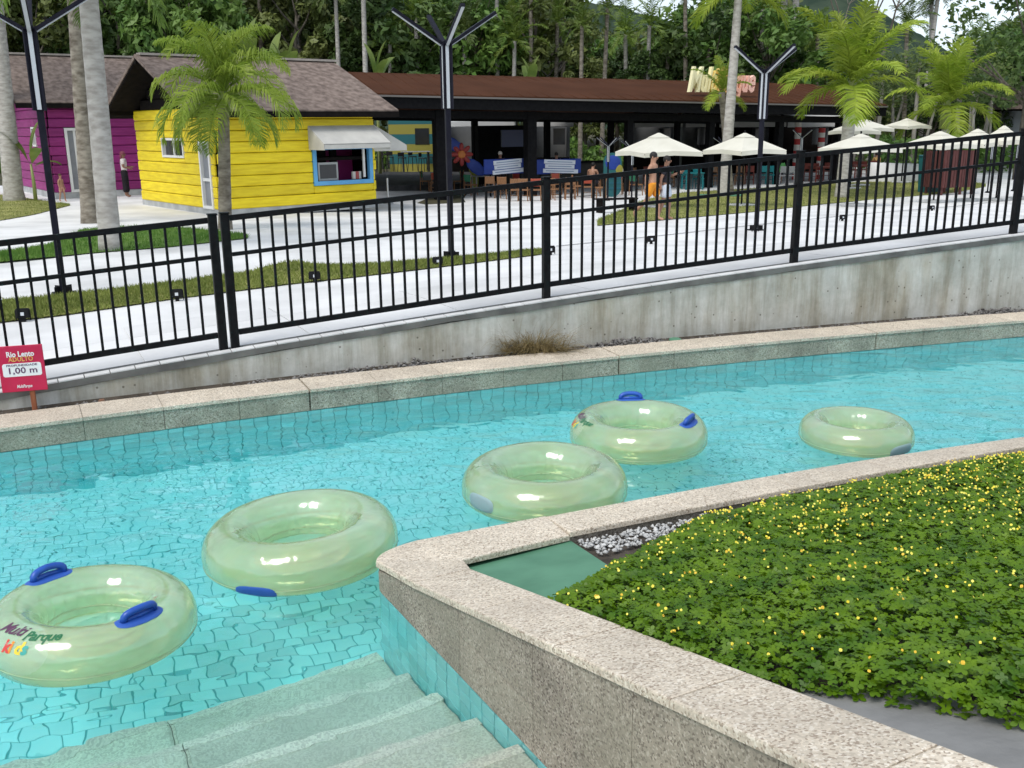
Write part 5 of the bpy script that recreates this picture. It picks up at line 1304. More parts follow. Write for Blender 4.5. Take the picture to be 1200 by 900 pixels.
# ------------------------------------------------------------------ chairs and tables
M_wood = mat('varnished_pine', (.18, .085, .038), (.27, .135, .06), scale=6, rough=.5, stretch=(8, 8, 1))
CH = {}
def make_chair(key, seat_m, frame_m, label, loc, rz):
    t = thing('cafe_chair', label, 'chair', loc, rz, 'cafe chairs around the pavilion')
    m = MB(); m.bevbox((0, 0, .45), (.42, .42, .05), .012); m.build('seat', frame_m, t)
    m = MB(); m.bevbox((0, .2, .74), (.40, .035, .30), .012, 0, rad(-8)); m.build('backrest', seat_m, t)
    for sx2, sy2 in ((-1, -1), (1, -1), (-1, 1), (1, 1)):
        m = MB(); m.tube([(.18 * sx2, .18 * sy2, .45 if sy2 < 0 else .9), (.2 * sx2, .2 * sy2, 0)], .022, 6); m.build('leg', frame_m, t)
    m = MB(); m.box((0, -.19, .22), (.36, .025, .03)); m.build('stretcher', frame_m, t)
    return t
COLS = {'orange': (mat('orange_chair_back', (.33, .055, .025), rough=.5), M_wood), 'green': (mat('green_chair_back', (.03, .17, .09), rough=.5), M_wood), 'red': (mat('red_chair_back', (.30, .03, .025), rough=.5), M_wood), 'pine': (M_wood, M_wood), 'teal': (mat('teal_chair_back', (.01, .20, .22), rough=.5), mat('teal_chair_frame', (.01, .16, .18), rough=.5)), 'dark red': (mat('dark_red_chair', (.16, .03, .02), rough=.6), mat('dark_red_frame', (.14, .03, .02), rough=.6)), 'grey': (mat('grey_chair', (.22, .23, .24), rough=.5), mat('grey_chair_frame', (.2, .2, .21), rough=.5))}
def chair(key, u, v, rz, where):
    p = at_g(u, v); lb = '%s %s chair %s' % (key, 'wooden legged' if key in ('orange', 'green', 'red') else 'cafe', where)
    if key not in CH: CH[key] = make_chair(key, COLS[key][0], COLS[key][1], lb, p, rz)
    else: copy_thing(CH[key], p, rz, lb)
TB = {}
def table(u, v, rz, label, mt=None, key='a'):
    p = at_g(u, v)
    if key in TB: return copy_thing(TB[key], p, rz, label)
    t = thing('cafe_table', label, 'table', p, rz, 'cafe tables around the pavilion'); TB[key] = t
    m = MB(); m.bevbox((0, 0, .74), (.9, .8, .04), .01); m.build('tabletop', mt or M_wood, t)
    for sx2, sy2 in ((-1, -1), (1, -1), (-1, 1), (1, 1)): m = MB(); m.box((.38 * sx2, .33 * sy2, .36), (.05, .05, .72)); m.build('leg', mt or M_wood, t)
M_greyt = mat('grey_table_top', (.32, .33, .35), rough=.4)
table(518, 224, .3, 'wooden cafe table beside the green chair, leftmost on the paving'); table(566, 226, .3, 'pale topped cafe table in front of the left blue board', M_greyt, 'b'); table(655, 232, .3, 'wooden cafe table behind the middle fence post'); table(690, 230, .3, 'wooden cafe table before the seated bare backed man'); table(585, 219, .2, 'pale topped cafe table deeper in before the left blue board', None, 'b')
for key, u, v, rz, wh_ in [('green', 499, 224, 1.4, 'leftmost on the paving'), ('orange', 510, 226, 3.4, 'with its back to the camera by the leftmost table'), ('orange', 537, 224, -1.4, 'in front of the second lamp pole'), ('green', 546, 223, 1.2, 'left of the pale topped table'), ('green', 552, 229, 2.4, 'in front of the pale topped table'), ('red', 583, 225, -1.2, 'right of the pale topped table'),
        ('pine', 575, 232, 3.0, 'in front of the pale topped table'), ('pine', 590, 233, 2.8, 'beside the left blue board'), ('red', 603, 228, -.5, 'under the left blue board'), ('pine', 603, 236, 3.3, 'nearest the fence left of the middle post'), ('pine', 614, 236, 2.9, 'just left of the orange one by the middle post'), ('orange', 628, 236, 3.1, 'left of the middle fence post'), ('pine', 648, 235, 2.6, 'right of the middle fence post'), ('pine', 668, 234, 3.2, 'under the right blue board'), ('orange', 688, 232, 3.0, 'in front of the seated bare backed man'), ('pine', 676, 231, 1.5, 'at the left of the seated man'), ('pine', 703, 233, -1.4, 'right of the seated man'), ('orange', 724, 228, 2.9, 'beside the blue and teal board'), ('green', 745, 229, 2.2, 'left of the striding man'),
        ('orange', 652, 228, .2, 'behind the table at the middle fence post'), ('pine', 560, 219, .3, 'behind the pale topped table'), ('red', 597, 218, .1, 'deep behind the left blue board'),
        ('pine', 742, 219, .2, 'deep behind the striding man'), ('dark red', 760, 217, .4, 'under the left part of the first cream parasol'), ('dark red', 776, 216, -.3, 'behind the man in the dark shirt'), ('green', 785, 219, 2.8, 'left of the teal chairs'), ('pine', 838, 217, .3, 'just left of the palm trunk'), ('pine', 866, 217, -.4, 'just right of the palm trunk'), ('dark red', 878, 216, 2.9, 'behind the third lamp pole'),
        ('teal', 803, 221, 3.0, 'left under the cream parasol'), ('teal', 818, 221, 2.6, 'middle under the cream parasol'), ('teal', 828, 219, -1.2, 'right under the cream parasol'), ('teal', 893, 216, 2.9, 'right of the third lamp, left one'), ('teal', 903, 216, 2.5, 'right of the third lamp, right one'), ('grey', 918, 217, 3.0, 'left of the tall fence post, first'), ('grey', 926, 217, 2.7, 'left of the tall fence post, second'),
        ('dark red', 946, 212, 3.0, 'first right of the tall fence post'), ('dark red', 954, 212, 2.8, 'second right of the tall fence post'), ('dark red', 968, 211, 3.2, 'left of the royal palm trunk'), ('dark red', 977, 211, 2.9, 'touching the royal palm trunk on its left'), ('dark red', 1000, 209, 3.1, 'right of the royal palm trunk'), ('dark red', 1010, 209, 2.8, 'second right of the royal palm trunk'), ('dark red', 1021, 208, 3.1, 'left of the white curved bench')]:
    chair(key, u, v, rz, wh_)
table(960, 213, .2, 'dark cafe table among the dark red chairs left of the palm', COLS['dark red'][1], 'c'); table(1005, 211, .2, 'dark cafe table among the dark red chairs right of the palm', None, 'c'); table(811, 222, .1, 'teal cafe table under the cream parasol', COLS['teal'][1], 'd')
# high stools and tables on the deck at the left
M_stool = mat('black_stool', (.02, .018, .018), rough=.6); proto = None
for k, (u, v) in enumerate([(446, 207), (458, 206), (472, 207), (484, 205), (496, 207), (505, 205), (452, 202), (478, 201)]):
    p = at_g(u, v); p.z += .22; lb = 'black bar stool number %d' % k
    lb = 'black bar stool on the dark deck, %s' % ['front row first from the kiosk', 'front row second from the kiosk', 'front row third from the kiosk', 'front row fourth', 'front row fifth', 'front row last by the thick column', 'back row by the kiosk', 'back row by the column'][k]
    if proto is None:
        proto = thing('bar_stool', lb, 'stool', p, 0, 'bar stools on the dark deck'); m = MB(); m.bevbox((0, 0, .78), (.36, .36, .05), .01); m.build('seat', M_stool, proto); m = MB(); m.box((0, .16, .95), (.34, .03, .22)); m.build('backrest', M_stool, proto)
        for sx2, sy2 in ((-1, -1), (1, -1), (-1, 1), (1, 1)): m = MB(); m.tube([(.14 * sx2, .14 * sy2, .78), (.2 * sx2, .2 * sy2, 0)], .018, 6); m.build('leg', M_stool, proto)
    else: copy_thing(proto, p, .3 * k, lb)
p = at_g(488, 206); p.z += .22; o = thing('high_table', 'high pale topped table among the bar stools', 'table', p, .2); m = MB(); m.bevbox((0, 0, 1.08), (1.6, .7, .05), .01); m.build('tabletop', M_greyt, o)
for x_ in (-.7, .7): m = MB(); m.box((x_, 0, .53), (.07, .5, 1.06)); m.build('leg', M_stool, o)
# decorations by the bar: painted flower cut-out, surfboard shaped board, yellow cactus cut-out
def cutout(name, label, cat, u, v, D, build):
    q = at_y(u, v, D); gz = g(q.x, q.y); t = thing(name, label, cat, (q.x, q.y, gz), .2); build(t, q.z - gz); return t
def fb(t, h):
    m = MB(); m.box((0, .06, h / 2), (.06, .06, h)); m.build('stand', M_blk, t)
    for k in range(8):
        a = k * math.pi / 4; m = MB(); m.ell((.3 * math.cos(a), 0, h + .3 * math.sin(a)), (.2, .05, .1), 8, 5, Matrix.Rotation(-a, 3, 'Y')); m.build('petal', COLS['red'][0], t)
    m = MB(); m.ell((0, -.03, h), (.17, .07, .17), 10, 6); m.build('flower_centre', mat('orange_flower_centre', (.6, .2, .05), rough=.6), t)
    for dx, dz, rz_ in ((-.42, .45, .5), (.6, -.55, .7)): m = MB(); m.ell((dx, .03, h + dz), (.5, .06, .26), 10, 5, Matrix.Rotation(rz_, 3, 'Y')); m.build('leaf', M_bsign, t)
cutout('flower_sculpture', 'big painted red flower with blue leaves standing in the pavilion behind the second lamp pole', 'sculpture', 541, 181, 43, fb)
def cb(t, h):
    M_yg = mat('yellow_green_paint', (.20, .22, .03), rough=.6); m = MB(); m.ell((0, 0, h * .5), (.14, .08, h * .5), 10, 7); m.build('stem', M_yg, t)
    for s_ in (-1, 1): m = MB(); m.ell((.18 * s_, 0, h * .7), (.09, .06, .2), 8, 6, Matrix.Rotation(.5 * s_, 3, 'Y')); m.build('lobe', M_yg, t)
cutout('leaf_sculpture', 'yellow green leaf shaped cut-out left of the left blue board', 'sculpture', 557, 190, 44.5, cb)
def sbd(t, h):
    m = MB(); V, F = rrect(0, h * .5, .76, h, .37, -.05, .05, 8); m.add(V, F); m.build('board', M_teal, t)
    m = MB(); m.ell((0, -.05, h * .78), (.33, .04, .3), 14, 6); m.build('painted_disc', M_bsign, t)
    for k in range(3): m = MB(); m.box((.1, -.065, h * (.2 + .12 * k)), (.5, .02, .06)); m.build('painted_stripe', mat('dark_teal_stripe', (.01, .10, .14), rough=.5), t)
    m = MB(); m.ell((.28, -.06, h * .62), (.16, .03, .2), 8, 6); m.build('painted_spot', M_yb, t)
cutout('surfboard_stand', 'tall rounded teal and blue painted board right of the pavilion bar', 'board', 718, 179, 41, sbd)
# ------------------------------------------------------------------ people
M_skin = mat('tanned_skin', (.36, .19, .12), (.42, .23, .15), scale=6, rough=.55); M_skin2 = mat('brown_skin', (.24, .125, .08), (.28, .15, .10), scale=6, rough=.55); M_hair = mat('black_hair', (.012, .010, .009), rough=.6)
def skin_mesh(name, joints, edges, radii, mt, parent, sub=2, root=None):
    me = bpy.data.meshes.new(name); me.from_pydata([tuple(j) for j in joints], edges, []); o = bpy.data.objects.new(name, me); COL.objects.link(o)
    md = o.modifiers.new('s', 'SKIN'); ly = me.skin_vertices[0].data if len(me.skin_vertices) else None
    if ly is None:
        bm = bmesh.new(); bm.from_mesh(me); bm.verts.layers.skin.verify(); bm.to_mesh(me); bm.free(); ly = me.skin_vertices[0].data
    for k, r in enumerate(radii):
        ly[k].radius = (r, r) if not hasattr(r, '__len__') else r
        ly[k].use_root = (k == (root or 0))
    ss = o.modifiers.new('d', 'SUBSURF'); ss.levels = sub; ss.render_levels = sub
    bpy.context.view_layer.update(); m2 = bpy.data.meshes.new_from_object(o.evaluated_get(bpy.context.evaluated_depsgraph_get())); bpy.data.objects.remove(o)
    m2.name = name; m2.materials.clear(); m2.materials.append(mt); m2.polygons.foreach_set('use_smooth', [True] * len(m2.polygons))
    return m2
def person(label, loc, yaw, H, pose, skin, clothes, hair=M_hair, long_hair=False, sit=False):
    """pose: dict of joint positions for a 1.75 m body facing -y, scaled to H"""
    t = thing('person', label, 'person', loc, yaw, None, H / 1.75)
    J = dict(pel=(0, 0, .95), wst=(0, 0, 1.08), chs=(0, 0, 1.30), nek=(0, .01, 1.47), hd0=(0, -.01, 1.55), hd1=(0, -.015, 1.66),
             sl=(.17, 0, 1.41), el=(.22, .02, 1.14), wl=(.24, -.05, .90), sr=(-.17, 0, 1.41), er=(-.22, .02, 1.14), wr=(-.24, -.05, .90),
             hl=(.09, 0, .90), kl=(.10, -.02, .50), al=(.10, .01, .08), tl=(.11, -.14, .03), hr=(-.09, 0, .90), kr=(-.10, -.02, .50), ar=(-.10, .01, .08), tr=(-.11, -.14, .03))
    J.update(pose); n = list(J); ix = {k: i for i, k in enumerate(n)}
    Rr = dict(pel=(.145, .11), wst=(.125, .09), chs=(.15, .105), nek=.055, hd0=(.07, .08), hd1=(.082, .095), sl=.062, el=.042, wl=.028, sr=.062, er=.042, wr=.028, hl=.088, kl=.058, al=.038, tl=.032, hr=.088, kr=.058, ar=.038, tr=.032)
    E_ = [('pel', 'wst'), ('wst', 'chs'), ('chs', 'nek'), ('nek', 'hd0'), ('hd0', 'hd1'), ('chs', 'sl'), ('sl', 'el'), ('el', 'wl'), ('chs', 'sr'), ('sr', 'er'), ('er', 'wr'), ('pel', 'hl'), ('hl', 'kl'), ('kl', 'al'), ('al', 'tl'), ('pel', 'hr'), ('hr', 'kr'), ('kr', 'ar'), ('ar', 'tr')]
    me = skin_mesh('body', [J[k] for k in n], [(ix[a], ix[b]) for a, b in E_], [Rr[k] for k in n], skin, t)
    # hands, ears, nose joined into the body surface
    m = MB(); hd = Vector(J['hd1']).lerp(Vector(J['hd0']), .4)
    m.ell(hd + Vector((0, -.095, -.02)), (.014, .022, .022), 6, 5)
    for s_ in (-1, 1): m.ell(hd + Vector((.08 * s_, .01, -.01)), (.012, .022, .032), 6, 5)
    m.ell(hd + Vector((0, -.085, -.06)), (.025, .012, .007), 6, 4)
    for w_, e_, s_ in (('wl', 'el', 1), ('wr', 'er', -1)):
        W_ = Vector(J[w_]); d = (W_ - Vector(J[e_])).normalized(); sd_ = Vector((0, -1, 0)); sd_ = (sd_ - d * sd_.dot(d)).normalized(); nm = d.cross(sd_)
        m.tube([W_ - d * .01, W_ + d * .04, W_ + d * .09], [.024, .034, .03], 8, True, .6)
        for f, (o_, l_) in enumerate(((-.027, .065), (-.009, .078), (.009, .073), (.027, .058))): m.tube([W_ + d * .085 + sd_ * o_, W_ + d * (.085 + l_ * .55) + sd_ * o_ * 1.1 + nm * .006, W_ + d * (.085 + l_) + sd_ * o_ + nm * .022], [.0095, .0085, .006], 5)
        m.tube([W_ + d * .025 + sd_ * .02, W_ + d * .055 + sd_ * .05, W_ + d * .09 + sd_ * .055], [.012, .010, .007], 5)
    bm = bmesh.new(); bm.from_mesh(me); tmp = m.mesh('t', skin, True); bm.from_mesh(tmp); bm.to_mesh(me); bm.free(); bpy.data.meshes.remove(tmp); me.polygons.foreach_set('use_smooth', [True] * len(me.polygons))
    body = link('body', me, t)
    m = MB(); m.ell(hd + Vector((0, .018, .035)), (.092, .104, .098), 12, 8)
    if long_hair: m.ell(hd + Vector((0, .07, -.1)), (.085, .06, .17), 10, 7)
    m.build('hair', hair, t, True)
    m = MB()
    for s_ in (-1, 1): m.ell(hd + Vector((.03 * s_, -.084, .01)), (.011, .006, .006), 6, 4)
    m.build('eyes', M_hair, t)
    for nm_, keys, ex, mt, over in clothes:
        jj = []; rr = []; ed = []; id_ = {}
        for a, b, f in keys:
            for k in (a, b):
                if k not in id_ and not (k == b and f < 1): id_[k] = len(jj); jj.append(J[k]); r = Rr[k]; r = r if hasattr(r, '__len__') else (r, r); rr.append(tuple(x + over.get(k, ex) for x in r))
            if f < 1:
                kk = b + '*'; id_[kk] = len(jj); jj.append(Vector(J[a]).lerp(Vector(J[b]), f)); ra, rb = Rr[a], Rr[b]; ra = ra[0] if hasattr(ra, '__len__') else ra; rb = rb[0] if hasattr(rb, '__len__') else rb
                r = ra + (rb - ra) * f + over.get(kk, ex); rr.append((r, r)); ed.append((id_[a], id_[kk]))
            else: ed.append((id_[a], id_[b]))
        link(nm_, skin_mesh(nm_, jj, ed, rr, mt, t, 2), t)
    return t
SH = [('pel', 'hl', 1), ('pel', 'hr', 1), ('hl', 'kl', .75), ('hr', 'kr', .75), ('pel', 'wst', .5)]
TS_ = [('pel', 'wst', 1), ('wst', 'chs', 1), ('chs', 'sl', 1), ('chs', 'sr', 1), ('sl', 'el', .7), ('sr', 'er', .7), ('chs', 'nek', .5)]
SK = [('pel', 'hl', 1), ('pel', 'hr', 1), ('hl', 'kl', 1), ('hr', 'kr', 1), ('kl', 'al', .8), ('kr', 'ar', .8), ('pel', 'wst', 1)]
walk = dict(hl=(.09, 0, .90), kl=(.10, -.12, .50), al=(.10, -.14, .08), tl=(.10, -.28, .04), hr=(-.09, .02, .90), kr=(-.09, .13, .52), ar=(-.09, .46, .22), tr=(-.09, .42, .08), el=(.22, .05, 1.14), wl=(.20, -.08, .93), er=(-.22, .10, 1.15), wr=(-.2, .12, .90))
M_or = mat('orange_swim_shorts', (.62, .22, .015), (.68, .27, .02), scale=10, rough=.8); M_dkshirt = mat('dark_shirt', (.018, .015, .022), (.028, .024, .032), scale=12, rough=.85); M_pale = mat('pale_blue_shorts', (.50, .55, .62), rough=.85); M_wht = mat('white_top', (.68, .62, .60), rough=.85); M_blacks = mat('black_skirt', (.012, .010, .014), rough=.9)
p = at_g(764, 259); person('shirtless man in orange swim shorts striding to the right past the lawn', p, rad(62), 1.80, walk, M_skin, [('swim_shorts', SH, .016, M_or, {'kl*': .045, 'kr*': .045})])
p = at_g(782, 259); q = Vector(p); q.y += .35; q.z = g(q.x, q.y)
w2 = dict(walk); w2.update(el=(.24, -.06, 1.18), wl=(.20, -.30, 1.28), kr=(-.09, .06, .5), ar=(-.09, .2, .09), tr=(-.09, .08, .03), kl=(.10, -.08, .5), al=(.1, -.06, .08), tl=(.1, -.2, .03))
person('man in a dark t-shirt and pale shorts walking beside the orange shorts, raising a hand', q, rad(70), 1.70, w2, M_skin2, [('t_shirt', TS_, .02, M_dkshirt, {}), ('shorts', SH, .018, M_pale, {'kl*': .05, 'kr*': .05})])
p = at_g(149, 231); person('woman in a pale top and long black skirt by the magenta wall', p, rad(100), 1.76, dict(al=(.08, -.02, .08), kl=(.07, -.03, .5), kr=(-.07, .02, .5), el=(.22, -.04, 1.15), wl=(.16, -.22, 1.14), er=(-.22, -.02, 1.15), wr=(-.15, -.2, 1.10)), M_skin2, [('top', TS_, .016, M_wht, {}), ('skirt', SK, .035, M_blacks, {'al*': .06, 'ar*': .06})], mat('reddish_scarf', (.20, .05, .08), rough=.8), True)
p = at_g(74, 236.5); person('small child in pale swimwear walking on the paving by the young banana plant', p, rad(75), 1.0, dict(hd1=(0, -.015, 1.74), kl=(.10, -.1, .5), al=(.1, -.1, .08), tl=(.1, -.22, .03), ar=(-.1, .16, .1), kr=(-.1, .05, .5), tr=(-.1, .05, .04)), M_skin, [('swim_shorts', SH, .02, mat('peach_swimwear', (.5, .28, .2), rough=.8), {})], mat('brown_hair', (.10, .05, .03), rough=.7))
seat = dict(pel=(0, .05, .52), wst=(0, .05, .66), chs=(0, .0, .90), nek=(0, -.03, 1.06), hd0=(0, -.06, 1.13), hd1=(0, -.07, 1.24), sl=(.18, -.01, 1.0), el=(.24, -.1, .74), wl=(.16, -.32, .76), sr=(-.18, -.01, 1.0), er=(-.24, -.1, .74), wr=(-.14, -.32, .77), hl=(.09, .02, .50), kl=(.12, -.42, .50), al=(.12, -.40, .08), tl=(.12, -.54, .03), hr=(-.09, .02, .50), kr=(-.12, -.42, .50), ar=(-.12, -.40, .08), tr=(-.12, -.54, .03))
p = at_g(694, 228); person('bare backed man seated at a cafe table right of the blue boards', p, rad(150), 1.8, seat, M_skin, [('swim_shorts', SH, .016, M_dkshirt, {})])
p = at_g(1026, 207); person('person in an ochre top sitting at the dark red tables by the white bench', p, rad(200), 1.7, seat, M_skin2, [('t_shirt', TS_, .018, mat('ochre_top', (.45, .28, .10), rough=.8), {}), ('shorts', SH, .016, M_dkshirt, {})])
q = at_y(586, 170, 43); qz = g(q.x, q.y); person('cook in a pale cap and dark shirt behind the bar in the pavilion', (q.x, q.y, qz + .1), rad(20), 1.75, {}, M_skin2, [('t_shirt', TS_, .02, M_dkshirt, {}), ('trousers', SK, .02, M_dkshirt, {})], mat('pale_cap', (.6, .55, .5), rough=.8))
q = at_y(652, 172, 44); qz = g(q.x, q.y); person('bartender in dark clothes behind the bar counter right of the thick column', (q.x, q.y, qz + .05), rad(-10), 1.7, {}, M_skin2, [('t_shirt', TS_, .02, mat('grey_shirt', (.12, .12, .13), rough=.8), {}), ('trousers', SK, .02, M_dkshirt, {})])
p = at_g(913, 216); person('person in a green top seated at the teal chairs left of the tall fence post', p, rad(170), 1.7, seat, M_skin2, [('t_shirt', TS_, .018, mat('green_top', (.05, .20, .05), rough=.8), {}), ('shorts', SH, .016, M_dkshirt, {})])
# ------------------------------------------------------------------ palms
def frond_mesh(name, L, e0, curl, leaf, n, mt, twist=.5, width=.03, droop=.5, vee=.25, seed=0):
    """one feather leaf: rachis leaves the crown at elevation e0 and bends down by curl; leaflets in two ranks"""
    r = random.Random(seed); K = 14; P = [Vector((0, 0, 0))]; T = []
    for k in range(K):
        f = k / (K - 1); e = e0 - curl * f ** 1.5; T.append(Vector((math.cos(e), 0, math.sin(e))))
        P.append(P[-1] + T[-1] * (L / K))
    T.append(T[-1]); m = MB(); m.tube(P, [.035 * L / 2.5 * (1 - .85 * i / K) for i in range(K + 1)], 4, False)
    V, F = [], []
    for i in range(n):
        f = .10 + .90 * (i + .5) / n; q = f * K; a = min(K - 1, int(q)); p = P[a].lerp(P[a + 1], q - a); t = T[a]; up_ = Vector((-t.z, 0, t.x))
        le = leaf * (math.sin(math.pi * min(1, f * .88 + .10)) ** .6) * r.uniform(.8, 1.15)
        for s_ in (-1, 1):
            fw = .55 + .5 * f + r.uniform(-.15, .15); d = (t * fw + Vector((0, s_, 0)) + up_ * (vee + r.uniform(-.22, .22))).normalized()
            mid = p + d * le * .5; tip = mid + (d - Vector((0, 0, droop * r.uniform(.6, 1.5)))).normalized() * le * .5
            wv = (t * .8 + up_ * r.uniform(-.7, .7)).normalized() * width * .5 * r.uniform(.8, 1.2)
            o = len(V); V += [p - wv * .6, p + wv * .6, mid - wv, mid + wv, tip - wv * .15, tip + wv * .15]; F += [(o, o + 1, o + 3, o + 2), (o + 2, o + 3, o + 5, o + 4)]
    m.add(V, F); return m.mesh(name, mt)
M_fy = leafmat('bright_palm_leaf', (.21, .32, .025), (.38, .46, .06), scale=1.1, trans=.45, rnd=.18)
M_fq = leafmat('queen_palm_leaf', (.17, .27, .025), (.33, .42, .06), scale=1.1, trans=.45, rnd=.15)
M_fg = leafmat('mid_green_palm_leaf', (.09, .16, .02), (.19, .26, .04), scale=1.1, trans=.35, rnd=.22)
M_fd = leafmat('dark_palm_leaf', (.05, .09, .018), (.12, .165, .035), scale=1.0, trans=.3, rnd=.3)
M_trunk = mat('ringed_palm_trunk', (.30, .28, .25), (.47, .45, .41), scale=4.5, rough=.9, bump=.5, bscale=9, detail=7, stretch=(1, 1, 2.6), rnd=.08)
M_trunkb = mat('brown_palm_trunk', (.12, .10, .075), (.28, .25, .20), scale=4, rough=.95, bump=.6, bscale=10, detail=7, stretch=(1, 1, 2.2), rnd=.1)
M_shaft = mat('green_crownshaft', (.17, .22, .06), (.24, .27, .09), scale=3, rough=.5, stretch=(4, 4, .6))
M_bark = mat('tree_bark', (.07, .06, .045), (.17, .15, .12), scale=4, rough=.95, bump=.5, bscale=14, stretch=(2, 2, .5))
def frond_set(tag_, L, leaf, n, mt, droop=.5, width=.035, elevs=(78, 60, 42, 24, 4, -18), curls=(.7, 1.0, 1.2, 1.3, 1.25, 1.0), vee=.25):
    return [frond_mesh('frond', L * (1 - .06 * abs(k - 2)), rad(e), c, leaf, n, mt, width=width, droop=droop, vee=vee, seed=hash(tag_) % 97 + k) for k, (e, c) in enumerate(zip(elevs, curls))]
FS = {'queen': frond_set('queen', 2.3, .66, 60, M_fq, 1.4, .032, (82, 66, 46, 26, 4, -14), (1.6, 2.0, 2.1, 2.0, 1.8, 1.3), .35),
      'royal': frond_set('royal', 3.2, .85, 60, M_fy, .55, .06, (84, 70, 56, 40, 20, -4), (.5, .8, 1.0, 1.25, 1.3, 1.2), .2),
      'coco': frond_set('coco', 4.2, .85, 44, M_fg, .9, .07, (76, 56, 38, 18, -4, -28), (.9, 1.2, 1.3, 1.2, 1.1, .8)),
      'far': frond_set('far', 3.0, .75, 26, M_fd, .7, .085, (78, 58, 38, 18, -4, -30), (.8, 1.1, 1.2, 1.2, 1.0, .8)),
      'farl': frond_set('farl', 3.2, .75, 26, M_fg, .6, .085, (80, 60, 40, 20, -2, -26), (.8, 1.1, 1.2, 1.2, 1.0, .8))}
def palm(name, label, base, H, r0, r1, kind, nf, sc=1.0, lean=(0, 0), tm=None, shaft=0, group=None, bulge=0, cat='palm tree', seed=1, fr_one=False, bend=0):
    r = random.Random(seed); t = thing(name, label, cat, base, 0, group); m = MB(); P, R_ = [], []
    nseg = max(14, int(H * 5)); 
    for k in range(nseg + 1):
        f = k / nseg; P.append(Vector((lean[0] * f + bend * math.sin(math.pi * f), lean[1] * f, H * f - .15 * (k == 0))))
        R_.append((r0 + (r1 - r0) * f + bulge * math.sin(math.pi * f)) * (1 + (.16 if k == 0 else .05 if k == 1 else 0) + .025 * (k % 2) + r.uniform(-.02, .02)))
    m.tube(P, R_, 12); m.build('trunk', tm or M_trunk, t, True); top = P[-1]
    if shaft:
        m = MB(); m.tube([top - Vector((0, 0, .05)), top + Vector((0, 0, shaft * .4)), top + Vector((0, 0, shaft))], [r1 * 1.25, r1 * 1.15, r1 * .6], 10); m.build('crownshaft', M_shaft, t, True); top = top + Vector((0, 0, shaft * .9))
    st = FS[kind]
    if fr_one:
        Vv, Ff = [], []; n0 = 0
        for k in range(nf):
            f = k / (nf - 1); me = st[min(5, int(f * 5.99))]; Rm = Matrix.Translation(top) @ Matrix.Rotation(k * 2.4 + r.uniform(-.3, .3), 4, 'Z') @ Matrix.Scale(sc * r.uniform(.85, 1.1), 4)
            Vv += [tuple(Rm @ v.co) for v in me.vertices]; Ff += [tuple(i + n0 for i in p_.vertices) for p_ in me.polygons]; n0 = len(Vv)
        m = MB(); m.add(Vv, Ff); m.build('crown', st[0].materials[0], t)
        return t
    for k in range(nf):
        f = k / (nf - 1); me = st[min(5, int(f * 5.99))]; o = link('frond', me, t, top - Vector((0, 0, .12 * f))); o.rotation_euler = (r.uniform(-.1, .1), r.uniform(-.12, .12), k * 2.4 + r.uniform(-.25, .25)); s_ = sc * r.uniform(.88, 1.1); o.scale = (s_,) * 3
    return t
def pxm(D): return D / FPX
def palm_px(name, label, ub, vb, ut, vt, wb, wt, kind, nf, sc, **kw):
    """trunk from the ground sight line (ub, vb) up to the sight line (ut, vt) at the same distance"""
    b = at_g(ub, vb); tp = at_y(ut, vt, b.y + kw.pop('dy', 0)); s = b.y / FPX / .97
    return palm(name, label, b, tp.z - b.z, wb * s / 2, wt * s / 2, kind, nf, sc, (tp.x - b.x, tp.y - b.y), **kw)
palm_px('queen_palm', 'small queen palm with drooping yellow green fronds in front of the yellow kiosk', 264, 269, 262, 122, 15, 12, 'queen', 26, 1.0, tm=M_trunkb, seed=5, shaft=.3)
palm_px('coconut_palm', 'tall pale ringed palm trunk on the left grass island, thickest of the three leaning ones', 130, 294, 94, -110, 24, 18, 'coco', 16, .8, seed=3, dy=.0)
palm_px('coconut_palm', 'brownish leaning palm trunk between the lamp and the thickest trunk', 106, 262, 78, -130, 19, 13, 'coco', 16, .9, tm=M_trunkb, seed=4)
palm_px('coconut_palm', 'grey palm trunk at the left edge beside the young banana plant', 17, 236, -14, -90, 21, 12, 'coco', 16, 1.0, seed=8)
palm_px('royal_palm', 'bright royal palm with swollen grey trunk left of the slatted bin, taller crown', 986, 232, 996, 132, 15, 13, 'royal', 17, 1.10, tm=M_trunk, shaft=1.2, seed=11)
palm_px('royal_palm', 'bright royal palm behind the slatted bin with a frond drooping right', 1103, 215, 1107, 150, 12, 10, 'royal', 16, 1.05, tm=M_trunk, shaft=1.3, seed=23)
palm_px('royal_palm', 'tall slim palm before the roof lettering, crown cut by the top of the picture', 848, 231, 866, -12, 13, 8, 'royal', 15, .85, tm=M_trunk, shaft=.0, seed=31)
palm_px('young_palm', 'young palm crown half hiding the roof lettering beside the tall trunk', 856, 226, 846, 108, 8, 7, 'royal', 9, .5, tm=M_trunkb, seed=14)
